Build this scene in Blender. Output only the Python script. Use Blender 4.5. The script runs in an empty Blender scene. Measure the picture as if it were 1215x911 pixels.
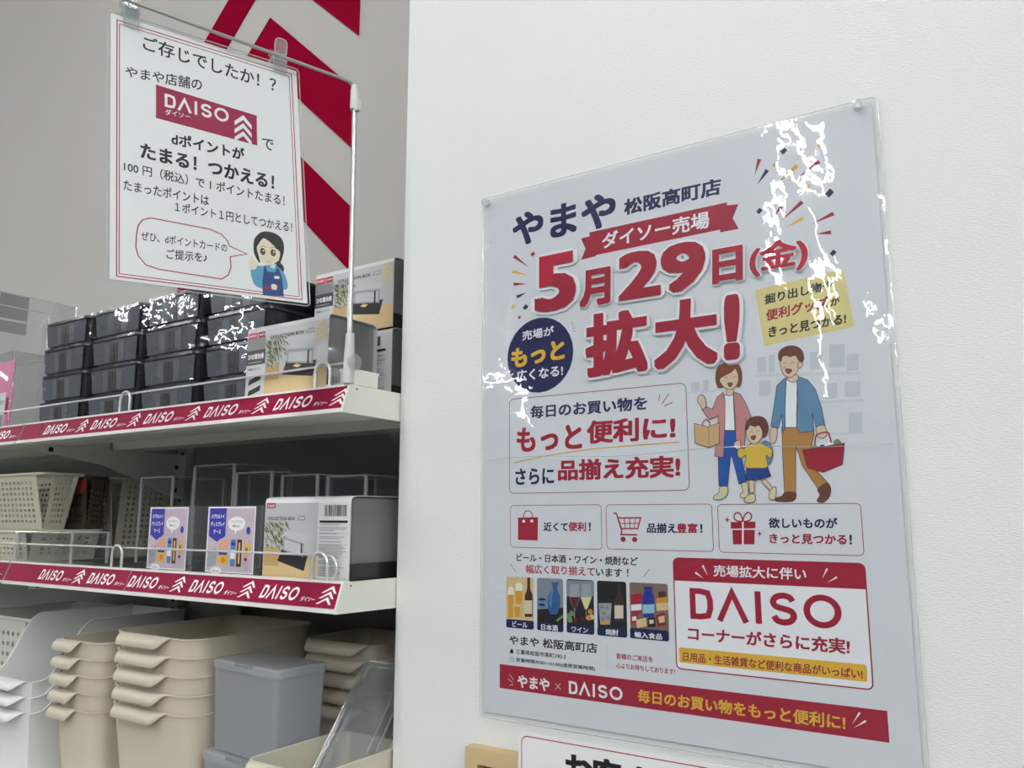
import bpy, math, random
from mathutils import Matrix, Vector
random.seed(4)
SC = bpy.context.scene
COL = SC.collection

# ------------------------------------------------------------------ camera
YAW, PITCH, FPX = math.radians(33.46), math.radians(9.29), 955.6
cd = bpy.data.cameras.new('camera'); cam = bpy.data.objects.new('camera', cd); COL.objects.link(cam)
cd.sensor_fit = 'HORIZONTAL'; cd.sensor_width = 36.0; cd.lens = FPX / 1215 * 36.0
cd.clip_start = .05; cd.clip_end = 60
cam.location = (0, -.785, 1.45)
cam.rotation_euler = (math.pi / 2 + PITCH, 0, YAW)
SC.camera = cam

# ------------------------------------------------------------------ world, exposure
W = bpy.data.worlds.new('shop_light'); SC.world = W; W.use_nodes = True
bg = W.node_tree.nodes['Background']; bg.inputs[0].default_value = (.93, .97, 1, 1); bg.inputs[1].default_value = .16
SC.view_settings.view_transform = 'Standard'; SC.view_settings.look = 'None'
SC.view_settings.exposure = 0.0; SC.view_settings.gamma = 1.0; SC.view_settings.use_curve_mapping = False
SC.cycles.max_bounces = 10; SC.cycles.transparent_max_bounces = 48; SC.cycles.glossy_bounces = 4
SC.cycles.caustics_reflective = False; SC.cycles.caustics_refractive = False
SC.cycles.use_denoising = True
LAMP_STRENGTH = 95.0
LAMPS = [(x, y) for x in (-6.5, -.85, 1.9, 4.6) for y in (-1.9, -4.6, -7.3)]   # strip lamps in four rows, the far right one added for fill, running away from the wall: middle x, y
CEIL = 3.4

# ------------------------------------------------------------------ materials
def lin(h):
    r = [int(h[i:i + 2], 16) / 255 for i in (0, 2, 4)]
    return tuple(c / 12.92 if c <= .04045 else ((c + .055) / 1.055) ** 2.4 for c in r) + (1,)
MATS = {}
def mat(name, hexcol, rough=.5, metal=0, spec=.5, noise=0, nscale=30, bump=0, bscale=200, emit=0, stretch=None, trans=0):
    if name in MATS: return MATS[name]
    m = bpy.data.materials.new(name); m.use_nodes = True; MATS[name] = m
    nt = m.node_tree; b = nt.nodes['Principled BSDF']
    b.inputs['Base Color'].default_value = lin(hexcol); b.inputs['Roughness'].default_value = rough
    b.inputs['Metallic'].default_value = metal; b.inputs['Specular IOR Level'].default_value = spec
    if trans: b.inputs['Transmission Weight'].default_value = trans
    if emit:
        b.inputs['Emission Color'].default_value = (.985, 1, 1, 1); b.inputs['Emission Strength'].default_value = emit
    co = None
    if noise or bump:
        co = nt.nodes.new('ShaderNodeTexCoord')
        mp = nt.nodes.new('ShaderNodeMapping'); nt.links.new(co.outputs['Object'], mp.inputs['Vector'])
        if stretch: mp.inputs['Scale'].default_value = stretch
    if noise:
        n = nt.nodes.new('ShaderNodeTexNoise'); n.inputs['Scale'].default_value = nscale; n.inputs['Detail'].default_value = 4
        nt.links.new(mp.outputs[0], n.inputs['Vector'])
        mx = nt.nodes.new('ShaderNodeMixRGB'); mx.blend_type = 'MULTIPLY'; mx.inputs[0].default_value = noise
        mx.inputs[1].default_value = lin(hexcol); nt.links.new(n.outputs[0], mx.inputs[2]); nt.links.new(mx.outputs[0], b.inputs['Base Color'])
    if bump:
        n2 = nt.nodes.new('ShaderNodeTexNoise'); n2.inputs['Scale'].default_value = bscale; n2.inputs['Detail'].default_value = 3
        nt.links.new(mp.outputs[0], n2.inputs['Vector'])
        bp = nt.nodes.new('ShaderNodeBump'); bp.inputs['Strength'].default_value = bump; bp.inputs['Distance'].default_value = .002
        nt.links.new(n2.outputs[0], bp.inputs['Height']); nt.links.new(bp.outputs[0], b.inputs['Normal'])
    return m
def clear(name, tint='F4F6F7', gloss=1.0, rough=.04, haze=0, hazecol='D8DCE0', ior=1.5, waves=None, vary=False):
    """clear plastic: see-through, with a sharp surface reflection and, if asked, some milky haze"""
    if name in MATS: return MATS[name]
    m = bpy.data.materials.new(name); m.use_nodes = True; MATS[name] = m
    nt = m.node_tree; nt.nodes.clear(); N = nt.nodes.new; L = nt.links.new
    out = N('ShaderNodeOutputMaterial'); tr = N('ShaderNodeBsdfTransparent'); tr.inputs[0].default_value = lin(tint)
    gl = N('ShaderNodeBsdfGlossy'); gl.inputs['Roughness'].default_value = rough; gl.inputs[0].default_value = (1, 1, 1, 1)
    fr = N('ShaderNodeLayerWeight'); fr.inputs[0].default_value = .5; r0 = ((ior - 1) / (ior + 1)) ** 2
    pw = N('ShaderNodeMath'); pw.operation = 'POWER'; pw.inputs[1].default_value = 5; L(fr.outputs['Facing'], pw.inputs[0])
    ma = N('ShaderNodeMath'); ma.operation = 'MULTIPLY_ADD'; ma.inputs[1].default_value = 1 - r0; ma.inputs[2].default_value = r0; L(pw.outputs[0], ma.inputs[0])
    mu = N('ShaderNodeMath'); mu.operation = 'MULTIPLY'; mu.inputs[1].default_value = gloss; mu.use_clamp = True; L(ma.outputs[0], mu.inputs[0])
    base = tr.outputs[0]
    if haze:
        df = N('ShaderNodeBsdfDiffuse'); df.inputs[0].default_value = lin(hazecol)
        tl = N('ShaderNodeBsdfTranslucent'); tl.inputs[0].default_value = lin(hazecol)
        a = N('ShaderNodeMixShader'); a.inputs[0].default_value = .4; L(df.outputs[0], a.inputs[1]); L(tl.outputs[0], a.inputs[2])
        h = N('ShaderNodeMixShader'); h.inputs[0].default_value = haze; L(tr.outputs[0], h.inputs[1]); L(a.outputs[0], h.inputs[2]); base = h.outputs[0]
    mx = N('ShaderNodeMixShader'); L(mu.outputs[0], mx.inputs[0]); L(base, mx.inputs[1]); L(gl.outputs[0], mx.inputs[2]); L(mx.outputs[0], out.inputs[0])
    if waves:
        co = N('ShaderNodeTexCoord'); prev = None; src = co.outputs['Object']
        if vary:   # each copy of the thing gets its own creases
            oi = N('ShaderNodeObjectInfo'); ad = N('ShaderNodeVectorMath'); ad.operation = 'MULTIPLY_ADD'; L(oi.outputs['Location'], ad.inputs[0]); ad.inputs[1].default_value = (3.7, 2.9, 4.3); L(src, ad.inputs[2]); src = ad.outputs[0]
        for sc, dist, st in waves:
            mp = N('ShaderNodeMapping'); L(src, mp.inputs[0]); mp.inputs['Scale'].default_value = st
            n = N('ShaderNodeTexNoise'); n.inputs['Scale'].default_value = sc; n.inputs['Detail'].default_value = 1.5; L(mp.outputs[0], n.inputs[0])
            bp = N('ShaderNodeBump'); bp.inputs['Strength'].default_value = 1; bp.inputs['Distance'].default_value = dist; L(n.outputs[0], bp.inputs['Height'])
            if prev: L(prev.outputs[0], bp.inputs['Normal'])
            prev = bp
        L(prev.outputs[0], gl.inputs['Normal'])
    return m

INK = dict(navy='141B4D', red='9E1732', darkred='8E1A33', crimson='A81D3F', logo='9C1C46', white='EDEEF0', yellow='E0B03A', paleyellow='DECF8C', ink='1B1C22',
  faint='CDD1D6', faint2='C6CAD0', outline='3A3A44', tan='B07F42', shoe='6B3E2A', jacket='5E87A8', skin='D9BFA2', hair='6B3A2E', hair2='80401F', mouth='8E3B3B',
  green='6F8F5A', jeans='1F52A0', cream='D6CDA4', pink='C08482', bag='C9A674', blue3='1B3C86', ywear='D9B544', sand='D6BC8C', beer='D39A2C', foam='EFE6CF',
  bottlebrown='4A2417', bottleblack='3B2A25', label='D8CBB4', slate='7F8792', black='14161B', blue='2E5C8F', blue2='4F83B5', wine='5A1524', whitewine='D8CF92',
  glass='9AA0A4', orange='C98A2E', brown='7C675A', royal='22308F', cyan='8FC1D4', hairblack='17181C', shirt='5A9FC4', apron='163F7C', facing='D9E4EA',
  faceskin='EBDDC0', eyebrown='6A5530', leaf='6E7A4A', leaf2='858A52', leafdark='4E5A38', wood='C3A173', photogrey='BFC1C4', darkgrey='4C4A4E', midgrey='8B8D91', pinktag='C7365C',
  violet='3B3AA6', lilac='C3B4CE', peach='D8A489', gold='CDAE5C', palegold='D9C48A', mauve='A99BB2', charcoal='2B2A30')
def ink(c):
    return mat('print_' + c, INK[c], rough=.45, spec=.35)

# ------------------------------------------------------------------ mesh collector
class MB:
    def __init__(s): s.v = []; s.f = []; s.fm = []; s.m = []; s.sm = []
    def mi(s, m):
        if m not in s.m: s.m.append(m)
        return s.m.index(m)
    def add(s, vs, fs, m, smooth=True):
        b = len(s.v); s.v += [tuple(v) for v in vs]; k = s.mi(m)
        for f in fs: s.f.append(tuple(i + b for i in f)); s.fm.append(k); s.sm.append(smooth)
    def box(s, x0, x1, y0, y1, z0, z1, m):
        v = [(x, y, z) for x in (x0, x1) for y in (y0, y1) for z in (z0, z1)]
        s.add(v, [(0, 1, 3, 2), (4, 6, 7, 5), (0, 4, 5, 1), (2, 3, 7, 6), (0, 2, 6, 4), (1, 5, 7, 3)], m)
    def prism(s, base, vec, m):
        n = len(base); vec = Vector(vec); top = [tuple(Vector(p) + vec) for p in base]
        s.add(list(base) + top, [tuple(reversed(range(n))), tuple(range(n, 2 * n))] + [(i, (i + 1) % n, n + (i + 1) % n, n + i) for i in range(n)], m)
    def loft(s, rings, m, cap0=True, cap1=True):
        n = len(rings[0]); v = [p for r in rings for p in r]; f = []
        for k in range(len(rings) - 1):
            f += [(k * n + i, k * n + (i + 1) % n, (k + 1) * n + (i + 1) % n, (k + 1) * n + i) for i in range(n)]
        if cap0: f.append(tuple(reversed(range(n))))
        if cap1: f.append(tuple(range((len(rings) - 1) * n, len(rings) * n)))
        s.add(v, f, m)
    def tube(s, pts, r, m, n=10, closed=False, caps=True):
        P = [Vector(p) for p in pts]; rings = []; up = None
        for i, p in enumerate(P):
            if closed: t = (P[(i + 1) % len(P)] - P[i - 1])
            else: t = (P[min(i + 1, len(P) - 1)] - P[max(i - 1, 0)])
            t.normalize()
            if up is None: up = Vector((0, 0, 1)) if abs(t.z) < .9 else Vector((1, 0, 0))
            a = t.cross(up)
            if a.length < 1e-5: a = t.orthogonal()
            a.normalize(); up = a.cross(t).normalized()
            rr = r[i] if isinstance(r, (list, tuple)) else r
            rings.append([tuple(p + (a * math.cos(q) + up * math.sin(q)) * rr) for q in [2 * math.pi * k / n for k in range(n)]])
        if closed: rings.append(rings[0])
        s.loft(rings, m, caps and not closed, caps and not closed)
    def lathe(s, prof, m, n=20, origin=(0, 0, 0), axis='z'):
        rings = []
        for r, z in prof:
            rg = []
            for k in range(n):
                a = 2 * math.pi * k / n; x, y = r * math.cos(a), r * math.sin(a)
                p = (x, y, z) if axis == 'z' else (x, -z, y) if axis == 'y' else (z, x, y)
                rg.append(tuple(Vector(p) + Vector(origin)))
            rings.append(rg)
        s.loft(rings, m)
    def build(s, name, parent=None, loc=None):
        me = bpy.data.meshes.new(name); me.from_pydata(s.v, [], s.f)
        for m in s.m: me.materials.append(m)
        me.polygons.foreach_set('material_index', s.fm); me.polygons.foreach_set('use_smooth', s.sm); me.update()
        me.set_sharp_from_angle(angle=math.radians(38))
        o = bpy.data.objects.new(name, me); COL.objects.link(o)
        if parent: o.parent = parent
        if loc: o.location = loc
        return o

def tag(o, label, cat, group=None):
    o['label'] = label; o['category'] = cat
    if group: o['group'] = group
    return o
def thing(name, label, cat, loc=(0, 0, 0), rz=0, group=None):
    o = bpy.data.objects.new(name, None); COL.objects.link(o); o.location = loc; o.rotation_euler = (0, 0, rz); o.empty_display_size = .02
    return tag(o, label, cat, group)
def struct(mb, name, **k):
    o = mb.build(name, **k); o['kind'] = 'structure'; return o
def dup(root, loc, rz, label, group=None):
    kids = {}
    for o in bpy.data.objects:
        if o.parent: kids.setdefault(o.parent.name, []).append(o)
    def cp(o, p):
        c = o.copy(); COL.objects.link(c)
        if p: c.parent = p
        for ch in kids.get(o.name, []): cp(ch, c)
        return c
    r = cp(root, None); r.location = loc; r.rotation_euler = (0, 0, rz); r['label'] = label
    if group: r['group'] = group
    return r

# ------------------------------------------------------------------ 2D helpers
def smooth2(P, closed, k=5):
    n = len(P); out = []
    for i in range(n if closed else n - 1):
        p0 = P[i - 1] if (closed or i > 0) else P[i]; p1 = P[i]; p2 = P[(i + 1) % n]
        p3 = P[(i + 2) % n] if (closed or i + 2 < n) else p2
        for j in range(k):
            t = j / k
            out.append(tuple(.5 * (2 * p1[a] + (p2[a] - p0[a]) * t + (2 * p0[a] - 5 * p1[a] + 4 * p2[a] - p3[a]) * t * t + (3 * p1[a] - p0[a] - 3 * p2[a] + p3[a]) * t ** 3) for a in (0, 1)))
    if not closed: out.append(tuple(P[-1]))
    return out
def ribbon2(P, w, closed):
    n = len(P); L = []; R = []
    for i in range(n):
        a = P[i - 1] if (closed or i > 0) else None; b = P[i]; c = P[(i + 1) % n] if (closed or i < n - 1) else None
        def nrm(p, q):
            dx, dy = q[0] - p[0], q[1] - p[1]; l = math.hypot(dx, dy) or 1e-9; return (-dy / l, dx / l)
        n1 = nrm(a, b) if a else None; n2 = nrm(b, c) if c else None
        if n1 and n2:
            mx, my = n1[0] + n2[0], n1[1] + n2[1]; l = math.hypot(mx, my)
            if l < .35: mx, my = n2; k = 1
            else: mx /= l; my /= l; k = min(1 / max(.3, mx * n2[0] + my * n2[1]), 2.2)
        else: mx, my = n1 or n2; k = 1
        L.append((b[0] + mx * w / 2 * k, b[1] + my * w / 2 * k)); R.append((b[0] - mx * w / 2 * k, b[1] - my * w / 2 * k))
    f = [(i, (i + 1) % n, n + (i + 1) % n, n + i) for i in range(n if closed else n - 1)]
    return L + R, f
def rrect2(x0, z0, x1, z1, r, k=5):
    r = min(r, (x1 - x0) / 2 - 1e-6, (z1 - z0) / 2 - 1e-6); P = []
    for cx, cz, a0 in ((x1 - r, z0 + r, -90), (x1 - r, z1 - r, 0), (x0 + r, z1 - r, 90), (x0 + r, z0 + r, 180)):
        for i in range(k + 1):
            a = math.radians(a0 + 90 * i / k); P.append((cx + r * math.cos(a), cz + r * math.sin(a)))
    return P
_TX = {}
def glyphs(text):
    if text in _TX: return _TX[text]
    c = bpy.data.curves.new('lettering', 'FONT'); c.body = text; c.size = 1; c.dimensions = '2D'; c.fill_mode = 'FRONT'; c.resolution_u = 3
    o = bpy.data.objects.new('lettering', c); COL.objects.link(o)
    me = o.evaluated_get(bpy.context.evaluated_depsgraph_get()).to_mesh()
    v = [(a.co.x, a.co.y) for a in me.vertices]; f = [tuple(p.vertices) for p in me.polygons]
    bpy.data.objects.remove(o); bpy.data.curves.remove(c)
    _TX[text] = (v, f); return v, f
class Swollen(list): pass
def bold(text, w):
    """lettering thickened by copies set around it, each a hair in front of the last"""
    v, f = glyphs(text); V = list(v); F = Swollen(f); F.n = len(v)
    if w > 0:
        g = [-1, 0, 1] if w <= .04 else [-1, -.5, 0, .5, 1] if w < .07 else [i / 4 - 1 for i in range(9)]
        for gx in g:
            for gy in g:
                if max(abs(gx), abs(gy)) < .45 or (w >= .07 and gx * gx + gy * gy > 1.45): continue
                b = len(V); V += [(x + w * gx, y + w * .85 * gy) for x, y in v]; F += [tuple(i + b for i in q) for q in f]
    return V, F
def daiso_word(th=.185):
    """strokes of the wide sans word, in a box 4.5 wide and 1 high"""
    out = []; w = 4.5; h = th / 2
    x0, x1 = 0, .166 * w
    out.append(([(h, h), (h, 1 - h), (x1 * .45, 1 - h), (x1 * .78, .86), (x1 - h, .63), (x1 - h, .37), (x1 * .78, .14), (x1 * .45, h)], True, False))
    x0, x1 = .188 * w, .412 * w
    out.append(([(x0 + h, 0), ((x0 + x1) / 2, 1 - h), (x1 - h, 0)], False, False))
    xm = .475 * w
    out.append(([(xm, 0), (xm, 1)], False, False))
    x0, x1 = .549 * w, .731 * w; S = [(.93, .80), (.80, .94), (.5, 1), (.18, .93), (.04, .76), (.15, .59), (.5, .51), (.84, .43), (.96, .25), (.82, .07), (.5, 0), (.2, .06), (.05, .22)]
    out.append(([(x0 + h + a * (x1 - x0 - th), h + b * (1 - th)) for a, b in S], False, True))
    x0, x1 = .767 * w, 1.0 * w; cx, rx, ry = (x0 + x1) / 2, (x1 - x0) / 2 - h, .5 - h
    out.append(([(cx + rx * math.cos(2 * math.pi * i / 28), .5 + ry * math.sin(2 * math.pi * i / 28)) for i in range(28)], True, False))
    V = []; F = []
    for P, cl, sm in out:
        if sm: P = smooth2(P, cl, 4)
        v, f = ribbon2(P, th, cl); b = len(V); V += v; F += [tuple(i + b for i in q) for q in f]
    return [(a / w, b) for a, b in V], F

class Sheet(MB):
    """print on a flat sheet: x to the right, z up, each item a hair in front (towards -y) of the last; lengths in mm"""
    def __init__(s, y0=0, step=.000012, P=None): super().__init__(); s.y = y0; s.step = step; s.place = P
    def put(s, V, F, col):
        s.y -= s.step
        m = ink(col) if isinstance(col, str) else col
        n = max(1, len(V) // F.n) if isinstance(F, Swollen) else 1; k = len(V) // n
        hr = [s.y - 2.5e-6 * (i // k) for i in range(len(V))]
        if s.place: s.add([s.place(a / 1e3, b / 1e3, y) for (a, b), y in zip(V, hr)], F, m, False)
        else: s.add([(a / 1e3, y, b / 1e3) for (a, b), y in zip(V, hr)], F, m, False)
        s.y = hr[-1]
    def quadmap(s, V, F, q, col, box=None):
        if box: x0, y0, x1, y1 = box
        else:
            xs = [a for a, b in V]; ys = [b for a, b in V]; x0, x1, y0, y1 = min(xs), max(xs), min(ys), max(ys)
        out = []
        for a, b in V:
            u = (a - x0) / (x1 - x0); t = (b - y0) / max(1e-9, y1 - y0)
            out.append(tuple((q[6 + k] * (1 - u) + q[4 + k] * u) * (1 - t) + (q[k] * (1 - u) + q[2 + k] * u) * t for k in (0, 1)))
        s.put(out, F, col)
    def text(s, t, q, col, w=0):
        V, F = bold(t, w); s.quadmap(V, F, q, col)
    def line(s, t, x, z, h, col, w=0, width=None):
        """one line of lettering from its lower left corner"""
        V, F = bold(t, w); xs = [a for a, b in V]; ys = [b for a, b in V]; k = h / (max(ys) - min(ys)); wd = width or (max(xs) - min(xs)) * k
        s.quadmap(V, F, [x, z + h, x + wd, z + h, x + wd, z, x, z], col)
    def halo(s, t, q, w0, w, col):
        """the same lettering swollen on all sides"""
        v, f = glyphs(t); V0, F0 = bold(t, w0); xs = [a for a, b in V0]; ys = [b for a, b in V0]
        V, F = bold(t, w); s.quadmap(V, F, q, col, (min(xs), min(ys), max(xs), max(ys)))
    def poly(s, P, col): s.put(P, [tuple(range(len(P)))], col)
    def rect(s, x0, z0, x1, z1, col): s.poly([(x0, z0), (x1, z0), (x1, z1), (x0, z1)], col)
    def rrect(s, x0, z0, x1, z1, r, col, w=0):
        P = rrect2(x0, z0, x1, z1, r)
        if w: s.put(*ribbon2(P, w, True), col)
        else: s.poly(P, col)
    def ell(s, x, z, rx, rz, col, w=0):
        P = [(x + rx * math.cos(2 * math.pi * i / 28), z + rz * math.sin(2 * math.pi * i / 28)) for i in range(28)]
        if w: s.put(*ribbon2(P, w, True), col)
        else: s.poly(P, col)
    def stroke(s, P, w, col, closed=False, sm=False):
        if sm: P = smooth2(P, closed)
        s.put(*ribbon2(P, w, closed), col)
    def word(s, q, col):
        V, F = daiso_word(); s.quadmap(V, F, q, col, (0, 0, 1, 1))
    def item(s, e):
        k, col = e[1], e[2]
        pr = lambda l: [(l[i], l[i + 1]) for i in range(0, len(l), 2)]
        if k == 'T': s.text(e[3], e[5], col, e[4])
        elif k == 'P': s.poly(pr(e[3]), col)
        elif k == 'PS': s.poly(smooth2(pr(e[4]), True, 4) if e[3] else pr(e[4]), col)
        elif k == 'S': s.stroke(pr(e[6]), e[3], col, bool(e[4]), bool(e[5]))
        elif k == 'R': s.rrect(*e[5], e[4], col, e[3])
        elif k == 'E': s.ell(*e[4], col, e[3])
        elif k == 'D':
            a, b, c, d = e[3]; s.word([a, d, c, d, c, b, a, b], col)
        elif k == 'DQ': s.word(e[3], col)
def print_parts(data, root, y0, big=None):
    order = []
    for e in data:
        if e[0] not in order: order.append(e[0])
    for p in order:
        sh = Sheet(y0)
        if big and p == big:
            for e in data:
                if e[0] == p: sh.halo(e[3], [c + (.9 if i % 2 == 0 else -1.1) for i, c in enumerate(e[5])], e[4], e[4] + .05, 'faint')
            for e in data:
                if e[0] == p: sh.halo(e[3], e[5], e[4], e[4] + .045, 'white')
        for e in data:
            if e[0] == p: sh.item(e)
        sh.build(p, root)

# shared materials
M_METAL = mat('painted_shelf_metal', 'E6EADF', .42, noise=.06, nscale=60)
M_UPR = mat('painted_upright_metal', 'B9BBB2', .45, noise=.06, nscale=60)
M_CHROME = mat('bright_wire', 'E2E4E3', .3, metal=.65)
M_POST = clear('clear_case_edge', tint='F4F6F7', gloss=2.0, rough=.12, haze=.42, hazecol='F4F6F7')
M_CLEAR = clear('clear_plastic', gloss=.9)
M_EDGE = clear('clear_plastic_edge', tint='F1F4F5', gloss=1.5, rough=.10, haze=.13, hazecol='F4F6F7')
M_RIM = clear('sealed_film_edge', tint='F6F8F9', gloss=1.6, rough=.12, haze=.35, hazecol='F4F6F7')
M_CREAM = mat('cream_plastic', 'C9BFAE', .42, noise=.05, nscale=25)
M_WHITE = mat('white_plastic', 'E2E3E3', .38, noise=.04, nscale=25)
M_BLACK = mat('black_plastic', '1E1F23', .35)
M_DARKSLOT = mat('dark_slot', '15161A', .6)

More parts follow.
